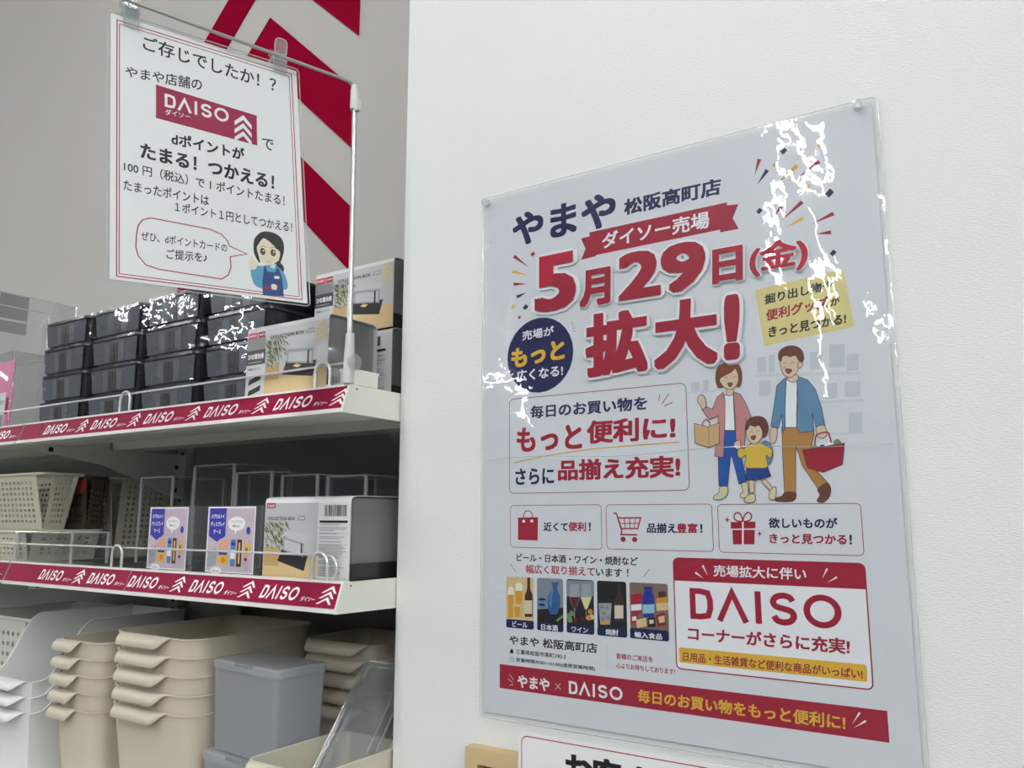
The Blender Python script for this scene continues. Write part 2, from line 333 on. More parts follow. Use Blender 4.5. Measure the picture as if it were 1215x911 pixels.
# ------------------------------------------------------------------ printed matter, measured in mm on each sheet
POSTER_PRINT=[
 ('heading','T','navy','やまや',0.035,[-185.8,586.6,-46.4,586.6,-47.3,545.4,-185.8,545.4]),
 ('heading','T','navy','松阪高町店',0.034,[-36.4,572.9,74.8,572.9,74.0,553.9,-36.8,553.9]),
 ('ribbon','P','red',[-91.5,538.3,-79.0,539.0,-72.8,513.9,-91.9,512.9,-85.9,525.1]),
 ('ribbon','P','red',[77.5,541.0,91.6,539.3,85.2,525.7,90.8,513.0,71.3,513.1,72.8,524.3]),
 ('ribbon','P','red',[-80.8,543.5,79.9,543.9,78.7,516.1,-78.5,515.1]),
 ('ribbon','T','white','ダイソー売場',0.022,[-64.4,539.2,60.9,539.2,60.1,520.6,-64.7,520.6]),
 ('date_headline','T','red','5',0.036,[-152.8,525.4,-97.1,525.4,-98.1,457.7,-153.2,457.7]),
 ('date_headline','T','red','月',0.047,[-92.7,498.3,-53.5,498.3,-54.5,456.1,-93.4,456.1]),
 ('date_headline','T','red','29',0.036,[-43.9,509.4,56.3,509.4,54.2,455.8,-45.2,455.8]),
 ('date_headline','T','red','日',0.047,[63.1,495.0,95.0,495.0,93.3,458.2,61.6,458.2]),
 ('date_headline','T','red','(金)',0.03,[101.6,492.8,158.5,492.8,156.6,458.9,99.9,458.9]),
 ('date_headline','T','red','拡',0.047,[-85.7,446.1,-10.2,446.1,-12.3,375.0,-87.0,375.0]),
 ('date_headline','T','red','大',0.047,[-2.7,447.2,67.0,447.2,64.0,375.5,-5.0,375.5]),
 ('date_headline','T','red','!',0.05,[73.3,444.9,89.9,444.9,86.8,377.6,70.3,377.6]),
 ('badge','E','navy',0,[-148.4,408.3,44.9,44.3]),
 ('badge','T','white','売場が',0.02,[-172.1,439.6,-128.8,440.6,-129.0,429.3,-172.1,427.9]),
 ('badge','T','yellow','もっと',0.045,[-187.6,419.4,-114.5,423.6,-114.8,399.9,-187.6,396.1]),
 ('badge','T','white','広くなる!',0.02,[-180.0,393.1,-117.1,393.7,-117.2,380.9,-180.0,379.1]),
 ('badge','P','white',[-163.8,373.3,-156.9,370.5,-162.0,369.0]),
 ('badge','S','navy',0.5,0,0,[-105.6,441.9,-102.8,437.2]),
 ('badge','S','navy',0.5,0,0,[-103.8,434.1,-100.4,434.3]),
 ('badge','S','navy',0.5,0,0,[-102.8,431.2,-100.0,430.4]),
 ('confetti_burst','P','red',[-185.3,532.7,-182.4,535.6,-161.4,515.6]),
 ('confetti_burst','P','yellow',[-186.5,513.3,-185.4,517.2,-164.8,507.5]),
 ('confetti_burst','P','red',[-184.3,497.1,-184.4,501.3,-165.4,496.4]),
 ('confetti_burst','P','navy',[-178.9,480.4,-180.9,484.4,-165.4,486.1]),
 ('confetti_burst','P','red',[-160.3,532.0,-156.5,534.9,-153.5,532.0,-157.2,529.1]),
 ('confetti_burst','P','yellow',[-189.5,471.5,-185.3,474.7,-182.0,471.7,-186.1,468.4]),
 ('confetti_burst','P','navy',[-171.5,468.1,-166.9,471.8,-163.1,468.4,-167.7,464.7]),
 ('confetti_burst','P','red',[-178.6,456.9,-175.7,459.2,-173.3,457.1,-176.2,454.8]),
 ('confetti_burst','P','red',[-184.0,532.7,-181.3,535.1,-169.4,522.2]),
 ('confetti_burst','P','red',[-160.1,531.5,-156.4,534.4,-153.4,531.4,-157.1,528.5]),
 ('confetti','P','red',[113.4,583.4,117.3,581.2,109.5,566.1]),
 ('confetti','P','navy',[121.1,570.5,124.3,567.2,111.4,555.3]),
 ('confetti','P','yellow',[150.5,568.1,153.0,564.3,124.0,546.5]),
 ('confetti','P','red',[171.8,567.1,173.9,563.2,147.0,550.6]),
 ('confetti','P','red',[153.4,529.7,155.8,526.0,133.0,512.6]),
 ('confetti','P','red',[132.8,529.4,136.0,526.4,128.1,519.8]),
 ('confetti','P','yellow',[153.7,513.1,155.3,509.1,137.3,504.6]),
 ('confetti','P','red',[182.0,511.8,183.4,507.8,161.9,503.3]),
 ('confetti','P','red',[179.1,493.6,179.3,489.5,165.3,492.7]),
 ('confetti','P','navy',[136.1,584.9,140.3,588.5,143.4,584.6,139.2,580.9]),
 ('confetti','P','yellow',[171.6,581.9,176.2,586.0,179.5,581.6,174.9,577.5]),
 ('confetti','P','yellow',[127.9,572.6,130.7,575.0,132.7,572.4,129.9,570.1]),
 ('confetti','P','yellow',[158.7,541.7,161.8,544.4,164.0,541.6,160.9,538.9]),
 ('confetti','P','navy',[176.0,531.0,181.0,535.5,184.5,531.0,179.5,526.4]),
 ('confetti','P','navy',[109.3,527.4,113.1,530.8,116.0,527.4,112.1,524.0]),
 ('confetti','P','navy',[176.8,470.8,180.5,474.3,183.2,471.1,179.4,467.6]),
 ('yellow_note','P','paleyellow',[104.2,446.3,188.1,453.9,194.3,397.2,110.5,388.5]),
 ('yellow_note','T','ink','掘り出し物や',0.03,[113.4,440.1,178.4,445.7,177.8,435.7,112.9,430.0]),
 ('yellow_note','T','red','便利グッズ',0.03,[114.1,424.5,173.3,429.7,172.6,418.4,113.5,413.0]),
 ('yellow_note','T','ink','が',0.03,[174.8,427.6,183.2,428.7,182.6,419.8,174.3,419.2]),
 ('yellow_note','T','ink','きっと見つかる!',0.03,[115.8,407.1,187.8,410.8,187.2,400.8,115.2,396.0]),
 ('message_panel','R','darkred',0.75,6,[-190.3,249.5,28.3,359.4]),
 ('message_panel','T','navy','毎日のお買い物を',0.028,[-161.1,349.5,-14.9,349.5,-15.3,334.5,-161.2,334.5]),
 ('message_panel','T','red','もっと',0.035,[-180.2,324.9,-93.6,324.9,-94.0,296.5,-180.2,296.5]),
 ('message_panel','T','red','便利に!',0.035,[-87.4,327.2,16.1,327.2,15.2,301.8,-87.9,301.8]),
 ('message_panel','S','yellow',1.1,0,1,[-183.9,284.3,-147.9,290.0,-102.3,294.4,-59.0,296.9,19.3,298.7]),
 ('message_panel','T','navy','さらに',0.03,[-181.9,277.8,-130.0,277.8,-130.1,259.1,-181.9,259.1]),
 ('message_panel','T','red','品揃え充実!',0.035,[-124.9,285.5,19.8,285.5,19.0,262.6,-125.1,262.6]),
 ('message_panel','S','red',0.8,0,0,[-0.4,349.7,-2.2,343.3]),
 ('message_panel','S','red',0.8,0,0,[10.0,350.1,1.3,339.3]),
 ('message_panel','S','red',0.8,0,0,[13.4,340.2,4.1,337.2]),
 ('bag_panel','R','darkred',0.65,4,[-188.6,188.6,-71.8,235.7]),
 ('bag_panel','P','red',[-178.2,221.9,-151.6,222.5,-152.2,196.7,-178.5,196.9]),
 ('bag_panel','S','red',1.1,0,1,[-170.7,217.7,-170.6,225.0,-168.1,228.8,-164.9,229.6,-161.6,228.7,-159.4,225.4,-159.5,217.8]),
 ('bag_panel','E','white',0,[-170.7,217.9,2.0,1.7]),
 ('bag_panel','E','white',0,[-159.7,218.2,2.0,1.7]),
 ('bag_panel','T','navy','近くて',0.03,[-144.3,216.9,-112.9,216.9,-113.0,207.2,-144.4,207.2]),
 ('bag_panel','T','red','便利',0.03,[-112.2,217.2,-90.3,217.2,-90.5,207.4,-112.3,207.4]),
 ('bag_panel','T','navy','!',0.03,[-86.9,217.1,-84.4,217.1,-84.6,208.0,-87.1,208.0]),
 ('cart_panel','R','darkred',0.65,4,[-65.8,189.3,50.8,235.5]),
 ('cart_panel','S','red',1.6,0,0,[-57.2,226.9,-53.7,226.3,-48.0,209.1,-49.0,204.5,-30.3,204.4]),
 ('cart_panel','S','red',1.4,1,0,[-52.5,221.8,-26.1,221.9,-29.7,210.8,-48.9,210.7]),
 ('cart_panel','S','red',0.9,0,0,[-44.9,221.9,-43.7,210.7]),
 ('cart_panel','S','red',0.9,0,0,[-38.5,221.9,-38.6,210.8]),
 ('cart_panel','S','red',0.9,0,0,[-31.7,221.9,-33.7,210.8]),
 ('cart_panel','S','red',0.9,0,0,[-51.1,216.0,-28.1,216.2]),
 ('cart_panel','E','red',0,[-46.6,199.6,3.0,2.7]),
 ('cart_panel','E','red',0,[-33.4,199.6,2.9,2.7]),
 ('cart_panel','T','navy','品揃え',0.03,[-19.1,216.5,13.3,216.5,13.0,206.6,-19.4,206.6]),
 ('cart_panel','T','red','豊富',0.03,[13.7,216.6,35.3,216.6,34.9,206.9,13.4,206.9]),
 ('cart_panel','T','navy','!',0.03,[38.3,215.8,40.6,215.8,40.3,207.4,38.0,207.4]),
 ('gift_panel','R','darkred',0.65,4,[56.8,188.9,188.9,235.0]),
 ('gift_panel','P','red',[69.4,218.0,93.5,218.5,93.2,212.2,69.1,211.6]),
 ('gift_panel','P','red',[70.7,210.4,92.6,210.6,91.5,197.0,70.6,196.6]),
 ('gift_panel','P','white',[80.5,218.5,82.1,218.5,81.1,196.8,79.5,196.7]),
 ('gift_panel','S','red',1.3,1,1,[80.7,218.9,75.1,219.4,72.8,222.8,74.4,226.3,77.9,226.7,80.5,222.8]),
 ('gift_panel','S','red',1.3,1,1,[81.9,218.9,87.5,219.5,90.0,222.8,88.8,226.3,85.4,226.7,82.5,222.8]),
 ('gift_panel','P','red',[63.4,220.0,65.4,220.8,66.2,223.5,66.7,220.8,68.7,220.0,66.6,219.2,65.9,216.5,65.4,219.2]),
 ('gift_panel','P','red',[94.3,207.0,96.3,207.8,97.0,210.5,97.5,207.8,99.4,207.0,97.4,206.3,96.7,203.6,96.3,206.2]),
 ('gift_panel','T','navy','欲しいものが',0.03,[106.3,222.2,168.4,222.2,167.8,212.4,105.9,212.4]),
 ('gift_panel','T','red','きっと見つかる',0.03,[106.3,207.3,175.4,207.3,174.8,198.1,105.9,198.1]),
 ('gift_panel','T','navy','!',0.03,[177.8,207.3,179.9,207.3,179.3,198.6,177.2,198.6]),
 ('drinks_caption','T','ink','ビール・日本酒・ワイン・焼酎など',0.024,[-180.3,181.8,-30.5,181.8,-30.8,172.9,-180.3,172.9]),
 ('drinks_caption','T','red','幅広く取り揃えて',0.018,[-167.8,170.0,-80.6,170.0,-80.8,160.3,-167.9,160.3]),
 ('drinks_caption','T','ink','います',0.024,[-79.3,169.4,-48.4,169.4,-48.6,160.6,-79.4,160.6]),
 ('drinks_caption','T','red','!',0.02,[-43.1,169.5,-41.0,169.5,-41.2,161.5,-43.3,161.5]),
 ('drinks_caption','S','ink',0.5,0,0,[-189.1,170.3,-181.6,161.3]),
 ('drinks_caption','S','ink',0.5,0,0,[-17.4,170.1,-24.9,161.7]),
 ('beer_picture','R','sand',0,2.5,[-194.4,99.6,-157.6,155.8]),
 ('beer_picture','R','navy',0,2.0,[-194.4,99.6,-157.7,108.9]),
 ('beer_picture','T','white','ビール',0.02,[-186.1,107.2,-166.1,107.2,-166.1,101.0,-186.1,101.0]),
 ('beer_picture','P','beer',[-192.3,137.1,-184.0,137.6,-185.0,110.7,-191.2,110.3]),
 ('beer_picture','P','foam',[-192.3,142.2,-190.2,144.7,-186.1,144.5,-184.0,142.6,-184.0,135.9,-192.3,135.4]),
 ('beer_picture','P','beer',[-181.9,141.9,-172.5,142.3,-173.6,111.5,-180.9,111.0]),
 ('beer_picture','P','foam',[-181.9,146.9,-179.5,149.4,-174.8,149.2,-172.5,147.3,-172.5,140.6,-181.9,140.2]),
 ('beer_picture','P','sand',[-185.0,125.8,-173.7,126.4,-174.8,111.1,-184.0,110.5]),
 ('beer_picture','P','beer',[-183.4,122.5,-175.4,123.0,-176.4,112.1,-182.6,111.7]),
 ('beer_picture','P','bottlebrown',[-166.0,155.5,-162.2,155.6,-162.0,142.8,-158.9,136.6,-159.1,113.3,-169.5,112.6,-169.4,136.0,-166.3,142.6]),
 ('beer_picture','P','label',[-169.5,130.5,-159.8,131.0,-159.9,116.6,-169.5,116.0]),
 ('sake_picture','R','slate',0,2.5,[-153.3,99.7,-119.9,155.9]),
 ('sake_picture','R','navy',0,2.0,[-153.4,99.7,-120.2,108.4]),
 ('sake_picture','T','white','日本酒',0.02,[-148.2,106.6,-126.8,106.6,-126.9,100.3,-148.2,100.3]),
 ('sake_picture','P','black',[-153.0,121.9,-119.9,125.5,-120.1,107.8,-153.1,107.9]),
 ('sake_picture','P','blue',[-135.1,151.8,-124.6,152.3,-126.9,148.9,-127.4,144.5,-123.6,137.4,-123.7,127.7,-127.3,118.1,-136.6,117.5,-139.6,125.9,-139.1,136.6,-133.2,144.2,-133.1,148.6]),
 ('sake_picture','P','blue2',[-133.6,143.4,-131.6,143.5,-134.4,135.2,-134.5,124.6,-137.6,127.7,-136.8,136.7]),
 ('sake_picture','E','blue2',0,[-146.6,132.1,5.9,2.5]),
 ('sake_picture','E','black',0,[-146.6,132.9,4.7,1.3]),
 ('sake_picture','E','blue2',0,[-147.1,126.0,5.5,2.6]),
 ('sake_picture','E','black',0,[-147.1,127.1,4.3,1.3]),
 ('sake_picture','P','green',[-129.3,112.0,-121.1,117.9,-120.0,115.8,-127.4,110.1]),
 ('wine_picture','R','black',0,2.5,[-115.7,99.9,-82.4,156.1]),
 ('wine_picture','R','navy',0,2.0,[-116.0,99.9,-82.8,109.0]),
 ('wine_picture','T','white','ワイン',0.02,[-109.9,106.7,-89.9,106.7,-90.0,101.1,-110.0,101.1]),
 ('wine_picture','P','slate',[-115.3,154.8,-81.7,155.4,-82.0,139.6,-115.6,137.8]),
 ('wine_picture','P','glass',[-110.6,150.9,-100.5,151.4,-99.4,137.1,-104.6,124.8,-107.2,124.7,-112.1,136.4]),
 ('wine_picture','P','wine',[-111.9,137.2,-99.6,137.9,-104.6,125.3,-107.2,125.1]),
 ('wine_picture','P','glass',[-106.3,124.7,-105.5,124.8,-105.7,114.4,-106.4,114.4]),
 ('wine_picture','P','glass',[-96.7,151.6,-86.0,152.1,-84.9,137.8,-90.4,125.7,-93.2,125.5,-98.3,137.1]),
 ('wine_picture','P','whitewine',[-98.2,137.9,-85.0,138.6,-90.4,126.2,-93.2,126.0]),
 ('wine_picture','P','glass',[-92.1,125.6,-91.4,125.6,-91.6,115.4,-92.3,115.3]),
 ('wine_picture','E','green',0,[-113.0,117.1,3.0,2.9]),
 ('wine_picture','E','green',0,[-109.7,120.2,3.0,2.9]),
 ('wine_picture','E','green',0,[-111.7,113.2,3.0,2.9]),
 ('wine_picture','E','orange',0,[-86.8,123.5,2.9,2.8]),
 ('wine_picture','E','sand',0,[-85.1,118.1,2.9,2.8]),
 ('wine_picture','E','orange',0,[-88.8,117.1,2.9,2.8]),
 ('wine_picture','E','wine',0,[-97.1,115.0,3.0,2.8]),
 ('wine_picture','E','black',0,[-99.8,118.8,3.0,2.9]),
 ('wine_picture','E','wine',0,[-104.6,112.9,3.0,2.9]),
 ('shochu_picture','R','black',0,2.5,[-78.4,99.9,-44.3,156.1]),
 ('shochu_picture','R','navy',0,2.0,[-78.8,99.9,-44.9,109.1]),
 ('shochu_picture','T','white','焼酎',0.02,[-69.1,107.2,-54.4,107.2,-54.6,101.2,-69.2,101.2]),
 ('shochu_picture','P','bottleblack',[-54.1,154.7,-50.1,154.9,-50.2,143.1,-47.1,137.4,-47.6,116.0,-58.5,115.3,-58.0,136.8,-54.5,142.9]),
 ('shochu_picture','P','label',[-58.1,131.7,-48.1,132.3,-48.4,119.1,-58.4,118.4]),
 ('shochu_picture','P','glass',[-77.0,132.8,-61.4,133.7,-63.7,111.8,-75.3,111.0]),
 ('shochu_picture','P','slate',[-75.6,130.5,-71.3,131.4,-70.6,128.0,-74.6,126.8]),
 ('shochu_picture','P','slate',[-69.3,130.1,-65.0,131.0,-64.4,127.6,-68.3,126.4]),
 ('shochu_picture','P','slate',[-73.1,124.1,-68.7,125.0,-68.1,121.6,-72.0,120.4]),
 ('shochu_picture','P','slate',[-68.7,120.0,-64.4,120.9,-63.7,117.5,-67.7,116.4]),
 ('shochu_picture','P','slate',[-75.0,118.0,-70.6,118.9,-70.0,115.6,-74.0,114.4]),
 ('shochu_picture','E','beer',0,[-69.5,113.4,5.0,1.9]),
 ('food_picture','R','brown',0,2.5,[-40.6,100.0,1.7,156.0]),
 ('food_picture','R','navy',0,2.0,[-41.2,100.0,0.9,110.4]),
 ('food_picture','T','white','輸入食品',0.02,[-36.0,107.0,-5.8,107.0,-6.0,101.2,-36.1,101.2]),
 ('food_picture','P','red',[-39.3,143.4,-27.2,145.5,-27.2,134.9,-39.5,133.4]),
 ('food_picture','P','white',[-39.2,133.4,-27.5,134.8,-27.7,128.8,-39.4,127.3]),
 ('food_picture','P','red',[-39.0,127.3,-28.0,128.7,-28.5,125.4,-39.1,124.2]),
 ('food_picture','P','royal',[-24.5,152.1,-14.8,153.1,-15.7,147.6,-13.5,143.2,-13.4,134.9,-26.2,133.7,-26.3,141.8,-23.8,147.2]),
 ('food_picture','P','cyan',[-26.2,134.2,-13.2,135.4,-13.6,126.3,-26.1,125.1]),
 ('food_picture','P','royal',[-25.7,125.5,-13.8,126.6,-14.4,122.8,-25.4,121.6]),
 ('food_picture','P','bottlebrown',[-8.3,148.0,-0.4,148.7,-0.9,143.1,-8.8,142.2]),
 ('food_picture','P','sand',[-11.5,136.5,1.8,138.3,1.5,130.6,-10.9,129.0]),
 ('food_picture','P','orange',[-10.8,141.8,0.8,143.2,0.6,137.7,-11.0,136.4]),
 ('food_picture','P','red',[-39.8,122.7,-32.0,125.1,-31.8,116.4,-39.4,114.3]),
 ('food_picture','P','sand',[-33.9,118.5,-22.8,121.5,-22.2,113.3,-33.3,110.5]),
 ('food_picture','P','black',[-21.1,121.6,-12.7,122.9,-12.7,113.2,-21.1,112.3]),
 ('food_picture','P','label',[-19.5,119.5,-14.5,120.3,-14.6,116.4,-19.3,115.7]),
 ('food_picture','P','darkred',[-11.8,125.2,-1.9,128.1,-0.6,115.6,-10.6,113.4]),
 ('food_picture','P','sand',[-9.4,123.1,-2.8,125.1,-2.2,118.7,-8.6,117.2]),
 ('food_picture','P','foam',[-38.5,121.2,-33.8,122.6,-33.4,118.5,-38.2,117.1]),
 ('address_block','T','ink','やまや 松阪高町店',0.024,[-190.4,91.6,-79.2,91.6,-79.4,81.4,-190.3,81.4]),
 ('address_block','P','ink',[-190.0,73.6,-187.0,77.3,-184.0,73.9,-185.0,73.8,-185.0,71.8,-189.0,71.8,-189.0,73.7]),
 ('address_block','T','ink','三重県松阪市高町290-3',0.014,[-181.2,77.1,-117.4,77.1,-117.5,71.9,-181.2,71.9]),
 ('address_block','E','ink',0.35,[-187.0,65.6,2.8,2.4]),
 ('address_block','S','ink',0.35,0,0,[-187.0,67.2,-187.0,65.4,-185.5,65.3]),
 ('address_block','T','ink','営業時間:9:00～21:00(通常営業時間)',0.014,[-181.2,67.9,-82.1,67.9,-82.2,63.0,-181.2,63.0]),
 ('address_block','S','ink',0.3,0,0,[-67.8,89.8,-67.9,88.8]),
 ('address_block','S','ink',0.3,0,0,[-67.9,87.8,-67.9,86.9]),
 ('address_block','S','ink',0.3,0,0,[-67.9,85.8,-68.0,84.9]),
 ('address_block','S','ink',0.3,0,0,[-68.0,83.8,-68.0,82.9]),
 ('address_block','S','ink',0.3,0,0,[-68.0,81.9,-68.0,80.9]),
 ('address_block','S','ink',0.3,0,0,[-68.1,79.9,-68.1,79.0]),
 ('address_block','S','ink',0.3,0,0,[-68.1,77.9,-68.1,77.0]),
 ('address_block','S','ink',0.3,0,0,[-68.1,76.0,-68.2,75.0]),
 ('address_block','S','ink',0.3,0,0,[-68.2,74.0,-68.2,73.0]),
 ('address_block','S','ink',0.3,0,0,[-68.2,72.0,-68.2,71.1]),
 ('address_block','S','ink',0.3,0,0,[-68.3,70.0,-68.3,69.1]),
 ('address_block','S','ink',0.3,0,0,[-68.3,68.1,-68.3,67.1]),
 ('address_block','S','ink',0.3,0,0,[-68.4,66.1,-68.4,65.2]),
 ('address_block','S','ink',0.3,0,0,[-68.4,64.2,-68.4,63.2]),
 ('welcome_note','T','red','皆様のご来店を',0.02,[-57.2,84.0,-16.5,84.0,-16.6,78.1,-57.3,78.1]),
 ('welcome_note','T','red','心よりお待ちしております!',0.02,[-57.4,74.5,6.8,74.5,6.6,68.8,-57.5,68.8]),
 ('corner_card','R','white',0,5,[8.6,75.1,189.0,181.9]),
 ('corner_card','R','red',0,5,[8.9,159.8,188.8,182.6]),
 ('corner_card','R','red',0,0.3,[9.3,159.8,188.4,166.8]),
 ('corner_card','R','red',1.2,5,[8.6,75.1,188.8,181.9]),
 ('corner_card','T','white','売場拡大に伴い',0.018,[50.4,176.5,138.4,176.5,137.7,165.4,49.9,165.4]),
 ('corner_card','P','white',[30.7,167.6,32.0,169.2,39.5,163.2]),
 ('corner_card','P','white',[38.2,175.1,40.1,176.1,44.2,166.0]),
 ('corner_card','P','white',[156.1,177.1,157.6,176.3,151.8,167.5]),
 ('corner_card','P','white',[164.4,170.2,165.2,168.7,155.7,164.0]),
 ('corner_card','D','red',[24.7,123.7,166.8,153.4]),
 ('corner_card','T','red','コーナーがさらに充実!',0.03,[21.7,116.5,172.3,116.5,171.4,102.9,21.2,102.9]),
 ('corner_card','R','yellow',0,2,[11.8,81.2,184.6,95.6]),
 ('corner_card','T','darkred','日用品・生活雑貨など便利な商品がいっぱい!',0.022,[15.7,91.6,181.2,91.6,180.7,82.9,15.4,82.9]),
 ('footer_band','R','red',0,0.3,[-203.2,33.2,198.8,59.0]),
 ('footer_band','T','white','やまや',0.03,[-179.2,49.9,-138.1,49.9,-138.2,36.6,-179.3,36.6]),
 ('footer_band','S','white',0.5,0,0,[-130.6,46.0,-124.1,40.2]),
 ('footer_band','S','white',0.5,0,0,[-124.1,46.7,-130.7,39.4]),
 ('footer_band','D','white',[-114.0,37.4,-51.1,50.4]),
 ('footer_band','T','yellow','毎日のお買い物をもっと便利に!',0.025,[-33.8,51.1,164.5,51.1,163.8,38.4,-34.2,38.4]),
 ('footer_band','S','white',0.5,0,0,[-190.0,49.2,-184.2,43.4]),
 ('footer_band','S','white',0.5,0,0,[-192.0,44.6,-185.7,40.8]),
 ('footer_band','S','white',0.5,0,0,[-189.5,37.6,-184.7,38.8]),
 ('footer_band','P','white',[175.9,55.3,177.3,54.4,169.5,44.3]),
 ('footer_band','P','white',[180.8,49.4,181.6,47.9,170.6,41.4]),
 ('family_picture','P','faint',[100.4,361.8,196.6,354.6,196.4,351.9,100.2,358.9]),
 ('family_picture','P','faint',[148.6,330.9,197.5,329.3,197.3,326.6,148.5,328.1]),
 ('family_picture','P','faint',[29.6,349.3,58.4,349.3,58.4,347.3,29.5,347.3]),
 ('family_picture','P','faint',[137.9,300.1,197.1,299.0,197.0,297.2,137.8,298.3]),
 ('family_picture','P','faint2',[103.1,378.1,111.7,378.1,110.9,362.7,102.3,362.6]),
 ('family_picture','P','faint2',[114.6,378.8,120.2,379.1,119.3,361.9,113.7,361.4]),
 ('family_picture','P','faint2',[171.1,382.8,184.9,382.1,183.5,360.1,169.7,360.6]),
 ('family_picture','P','faint2',[185.9,371.8,196.1,371.6,195.1,356.2,184.9,356.3]),
 ('family_picture','P','faint2',[103.9,354.6,115.2,354.6,114.4,339.3,103.1,339.3]),
 ('family_picture','P','faint2',[182.6,346.5,196.1,346.1,195.1,331.8,181.7,332.0]),
 ('family_picture','P','faint2',[153.1,377.3,163.7,377.1,162.7,360.4,152.1,360.5]),
 ('family_picture','P','faint2',[165.4,346.2,175.8,346.2,174.9,331.6,164.5,331.5]),
 ('family_picture','P','faint2',[34.1,359.1,43.5,359.2,43.1,349.6,33.8,349.4]),
 ('family_picture','P','faint2',[46.6,359.9,52.8,360.4,52.4,349.4,46.2,348.9]),
 ('family_picture','P','faint2',[184.2,317.3,195.8,317.4,194.6,297.9,182.9,297.6]),
 ('family_picture','PS','tan',0,[123.2,308.1,152.1,305.6,152.4,299.3,145.4,274.1,161.6,254.7,153.0,248.7,139.9,270.7,135.2,289.2,132.8,245.4,122.4,245.9,122.5,282.4]),
 ('family_picture','S','outline',0.6,1,0,[123.2,308.1,152.1,305.6,152.4,299.3,145.4,274.1,161.6,254.7,153.0,248.7,139.9,270.7,135.2,289.2,132.8,245.4,122.4,245.9,122.5,282.4]),
 ('family_picture','PS','shoe',1,[123.3,245.9,132.4,245.4,132.1,239.6,127.3,237.1,114.3,237.6,114.5,240.6,119.6,242.3]),
 ('family_picture','S','outline',0.6,1,1,[123.3,245.9,132.4,245.4,132.1,239.6,127.3,237.1,114.3,237.6,114.5,240.6,119.6,242.3]),
 ('family_picture','PS','shoe',1,[152.9,248.3,161.2,253.9,164.3,248.5,162.5,241.0,156.7,236.1,151.6,237.6,154.4,242.9]),
 ('family_picture','S','outline',0.6,1,1,[152.9,248.3,161.2,253.9,164.3,248.5,162.5,241.0,156.7,236.1,151.6,237.6,154.4,242.9]),
 ('family_picture','PS','white',0,[128.5,353.3,140.2,353.2,136.9,306.7,126.4,307.3]),
 ('family_picture','S','outline',0.6,1,0,[128.5,353.3,140.2,353.2,136.9,306.7,126.4,307.3]),
 ('family_picture','PS','jacket',0,[130.1,355.5,126.3,353.1,120.8,348.3,116.8,327.7,112.9,309.4,120.1,306.7,123.8,319.7,123.9,302.4,126.0,306.4,127.9,332.5]),
 ('family_picture','S','outline',0.6,1,0,[130.1,355.5,126.3,353.1,120.8,348.3,116.8,327.7,112.9,309.4,120.1,306.7,123.8,319.7,123.9,302.4,126.0,306.4,127.9,332.5]),
 ('family_picture','PS','jacket',0,[139.6,356.1,149.8,351.0,156.0,341.8,160.6,324.5,162.7,306.9,154.3,306.2,151.9,319.6,152.6,302.2,139.8,301.5,136.9,307.6,139.8,333.5]),
 ('family_picture','S','outline',0.6,1,0,[139.6,356.1,149.8,351.0,156.0,341.8,160.6,324.5,162.7,306.9,154.3,306.2,151.9,319.6,152.6,302.2,139.8,301.5,136.9,307.6,139.8,333.5]),
 ('family_picture','PS','skin',1,[132.0,356.8,140.4,356.7,140.5,351.8,135.7,350.0,131.4,352.7]),
 ('family_picture','S','outline',0.6,1,1,[132.0,356.8,140.4,356.7,140.5,351.8,135.7,350.0,131.4,352.7]),
 ('family_picture','PS','skin',1,[124.8,376.7,130.5,379.9,140.5,377.8,143.4,370.8,141.4,361.6,136.0,355.7,131.0,355.7,126.4,361.2]),
 ('family_picture','S','outline',0.6,1,1,[124.8,376.7,130.5,379.9,140.5,377.8,143.4,370.8,141.4,361.6,136.0,355.7,131.0,355.7,126.4,361.2]),
 ('family_picture','PS','skin',1,[141.8,368.7,145.1,369.9,146.0,366.4,143.6,363.2,141.5,363.8]),
 ('family_picture','S','outline',0.6,1,1,[141.8,368.7,145.1,369.9,146.0,366.4,143.6,363.2,141.5,363.8]),
 ('family_picture','PS','hair',1,[123.7,374.5,125.0,381.5,131.7,385.5,140.0,384.9,146.0,380.0,147.4,372.3,145.4,368.7,142.8,370.5,141.3,373.3,139.5,376.0,134.8,375.2,131.2,376.7,127.5,376.0,125.8,371.8]),
 ('family_picture','S','outline',0.6,1,1,[123.7,374.5,125.0,381.5,131.7,385.5,140.0,384.9,146.0,380.0,147.4,372.3,145.4,368.7,142.8,370.5,141.3,373.3,139.5,376.0,134.8,375.2,131.2,376.7,127.5,376.0,125.8,371.8]),
 ('family_picture','S','outline',0.4,0,1,[128.0,368.6,130.0,370.0,131.7,368.6]),
 ('family_picture','S','outline',0.4,0,1,[134.5,368.4,136.4,369.7,138.5,368.7]),
 ('family_picture','PS','mouth',1,[129.8,363.5,135.3,362.6,134.0,359.5,131.2,359.5]),
 ('family_picture','S','outline',0.6,1,1,[129.8,363.5,135.3,362.6,134.0,359.5,131.2,359.5]),
 ('family_picture','S','outline',0.35,0,1,[129.8,366.5,129.0,365.1,130.6,364.6]),
 ('family_picture','PS','skin',1,[155.3,306.1,162.1,306.8,163.9,298.7,160.6,295.2,156.3,296.4,154.5,301.0]),
 ('family_picture','S','outline',0.6,1,1,[155.3,306.1,162.1,306.8,163.9,298.7,160.6,295.2,156.3,296.4,154.5,301.0]),
 ('family_picture','PS','skin',1,[113.7,307.5,118.3,306.8,118.3,299.3,115.7,292.9,112.1,294.0,111.5,301.6]),
 ('family_picture','S','outline',0.6,1,1,[113.7,307.5,118.3,306.8,118.3,299.3,115.7,292.9,112.1,294.0,111.5,301.6]),
